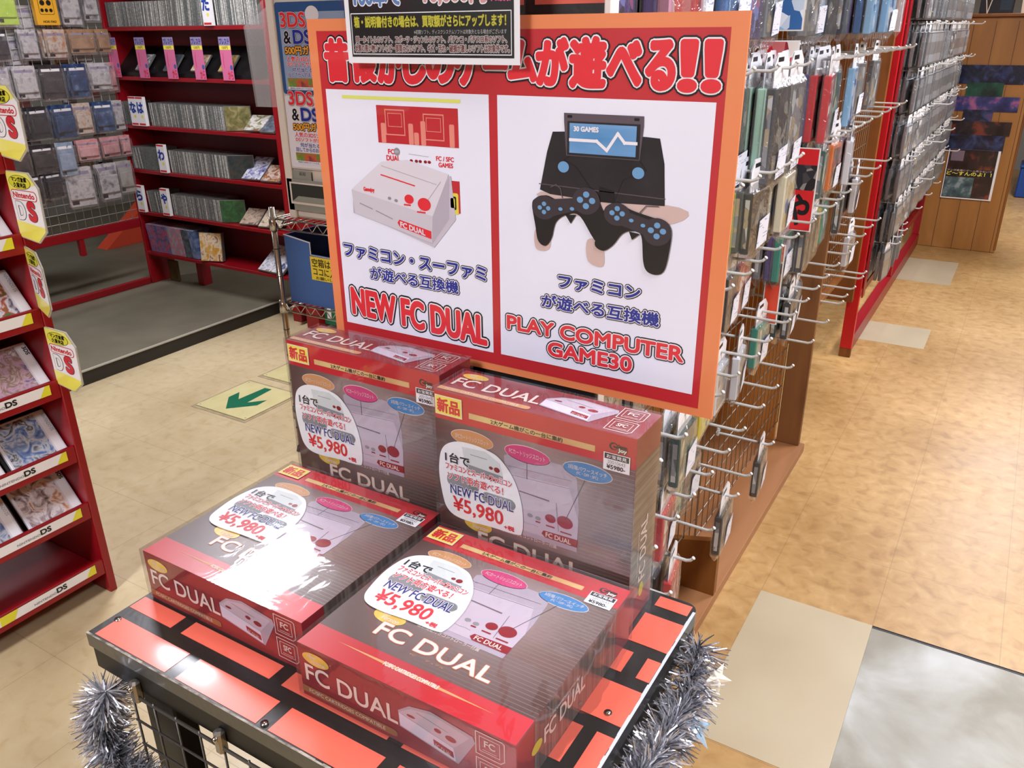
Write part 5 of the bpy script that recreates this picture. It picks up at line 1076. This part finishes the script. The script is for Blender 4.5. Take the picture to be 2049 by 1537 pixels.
def pack(c, w, h):
    if (c, w, h) in _pk: return _pk[(c, w, h)]
    m = ramp_mat('pack_' + c, PKM[c][1], 26, .4, detail=3, rnd=True, coat=.3)
    f = Frame((.012, -w / 2, -h), (0, 1, 0), (0, 0, 1))
    b = MB(); b.bbox((-.002, -w / 2, -h), (.002, w / 2, .018), m, .001); b.bbox((.002, -w / 2 + .008, -h * .8), (.016, w / 2 - .008, -h * .25), m, .004)
    b.rect(f, w * .1, h * .06, w * .35, h * .17, -.0095, BLACK); b.rect(f, w * .1, h * .9, w * .9, h * .99, -.0095, WHITE if c in 'bkgs' else mat('pack_lavender', '#8f86a0', .4)); A = b.data('card')
    b = MB(); R = [[(-hx, -hy, z), (hx + .014, -hy, z), (hx + .014, hy, z), (-hx, hy, z)] for z, hx, hy in ((.0, .002, w * .5), (-h * .4, .006, w / 2 + .003), (-h - .01, .002, w / 2))]
    b.mesh(sum(R, []), [(i * 4 + j, i * 4 + (j + 1) % 4, i * 4 + 4 + (j + 1) % 4, i * 4 + 4 + j) for i in range(2) for j in range(4)], BAG); B = b.data('bag')
    _pk[(c, w, h)] = (A, B); return _pk[(c, w, h)]
PH = MB(); PH.tube([(-.06, 0, .006), (0, 0, 0), (.02, 0, .0), (.024, 0, .008)], .002, CHROME, 5); PH = PH.data('hook')
PR_ = [(1.70, [(1.9, 'w', .12, .12), (2.06, 'w', .12, .13), (2.2, 'c', .12, .13), (2.36, 'k', .13, .14), (2.53, 'g', .11, .16), (2.72, 'y', .12, .15), (2.86, 'w', .11, .16), (2.99, 'w', .09, .14)]),
       (1.50, [(1.9, 'k', .12, .12), (2.06, 'w', .12, .13), (2.2, 'k', .12, .12), (2.33, 'c', .12, .13), (2.46, 'k', .1, .12), (2.6, 'w', .1, .12), (2.74, 'o', .12, .12), (2.9, 't', .14, .1), (3.01, 't', .08, .1)]),
       (1.33, [(1.95, 'w', .12, .15), (2.1, 'k', .12, .14), (2.25, 'b', .12, .14), (2.4, 'w', .12, .14), (2.54, 'w', .12, .14), (2.68, 'k', .12, .15), (2.82, 'b', .11, .15), (2.95, 'w', .12, .12), (3.03, 'p', .06, .13)]),
       (1.13, [(1.95, 'k', .12, .12), (2.1, 's', .12, .13), (2.25, 'b', .12, .13), (2.4, 's', .1, .16), (2.55, 'k', .11, .14), (2.69, 'b', .13, .15), (2.82, 'o', .1, .14), (2.93, 'b', .11, .14), (3.03, 'w', .07, .14)]),
       (.94, [(2.25, 'k', .12, .12), (2.4, 'k', .12, .12), (2.54, 'k', .12, .12), (2.68, 's', .1, .16), (2.80, 'p', .12, .09), (2.94, 'p', .12, .09), (3.04, 'p', .06, .09)]),
       (.80, [(2.44, 'k', .1, .14), (2.56, 'k', .1, .12), (2.72, 'w', .15, .19), (2.88, 'w', .13, .18), (3.01, 'c', .09, .16)])]
rn2 = ['top', 'second', 'third', 'fourth', 'fifth', 'lowest']
for ri, (z, L_) in enumerate(PR_):
    for hi, (y, c, w, h) in enumerate(L_):
        put('hook', PH, t, loc=(.04, y - 2.4, z - .07))
        for j in range(2):
            o = thing('blister_pack', '%s accessory pack, %s, %s along the %s row of the wire display' % (PKM[c][0], 'in front' if j == 0 else 'behind it', NTH[hi], rn2[ri]), 'accessory pack', (-4.452 - .022 * j, y + rnd.uniform(-.012, .012), z + .003), rnd.uniform(-.16, .16), 'accessory packs on the wire display')
            A, B = pack(c, w, h); put('card', A, o); put('bag', B, o)
for ri in range(7):
    for hi in range(9):
        y = 1.9 + hi * .128 + rnd.uniform(-.015, .015); z = 1.80 - ri * .17 + rnd.uniform(-.02, .02)
        if (ri > 4 and hi < 4) or y > 3.02: continue
        c = rnd.choice('wwwckobwpt'); w, h = rnd.choice([(.1, .13), (.12, .15), (.09, .15), (.11, .12)])
        o = thing('blister_pack', '%s accessory pack seen through the grid, on its rear side' % PKM[c][0], 'accessory pack', (-4.515, y, z), PI * .5 * 0 + rnd.uniform(-.2, .2), 'accessory packs behind the wire grid')
        A, B = pack(c, w, h); put('card', A, o)
# the yellow pack's printed speaker windows
t = thing('speaker_pack', 'yellow controller pack with round black windows, top row of the wire display', 'accessory pack', (-4.42, 2.715, 1.70)); f = Frame((0, -.06, -.16), (0, 1, 0), (0, 0, 1))
b = MB(); b.bbox((-.03, -.06, -.16), (0, .06, .0), mat('pack_bright_yellow', '#e6a92c', .35)); b.build('carton', t)
b = MB(); b.rrect(f, .02, .05, .1, .125, .01, .0006, BLACK); b.rrect(f, .022, .052, .098, .123, .009, .0009, mat('pack_bright_yellow', '#e6a92c', .35))
for x, y, r in ((.042, .105, .013), (.076, .105, .013), (.035, .07, .009), (.058, .07, .009), (.082, .07, .009)): b.ell(f, x, y, r, r, .0012, BLACK, 16)
b.text(f, 'HORI PAD', .03, .012, .1, .022, .001, BLACK, .0004); b.build('print', t)
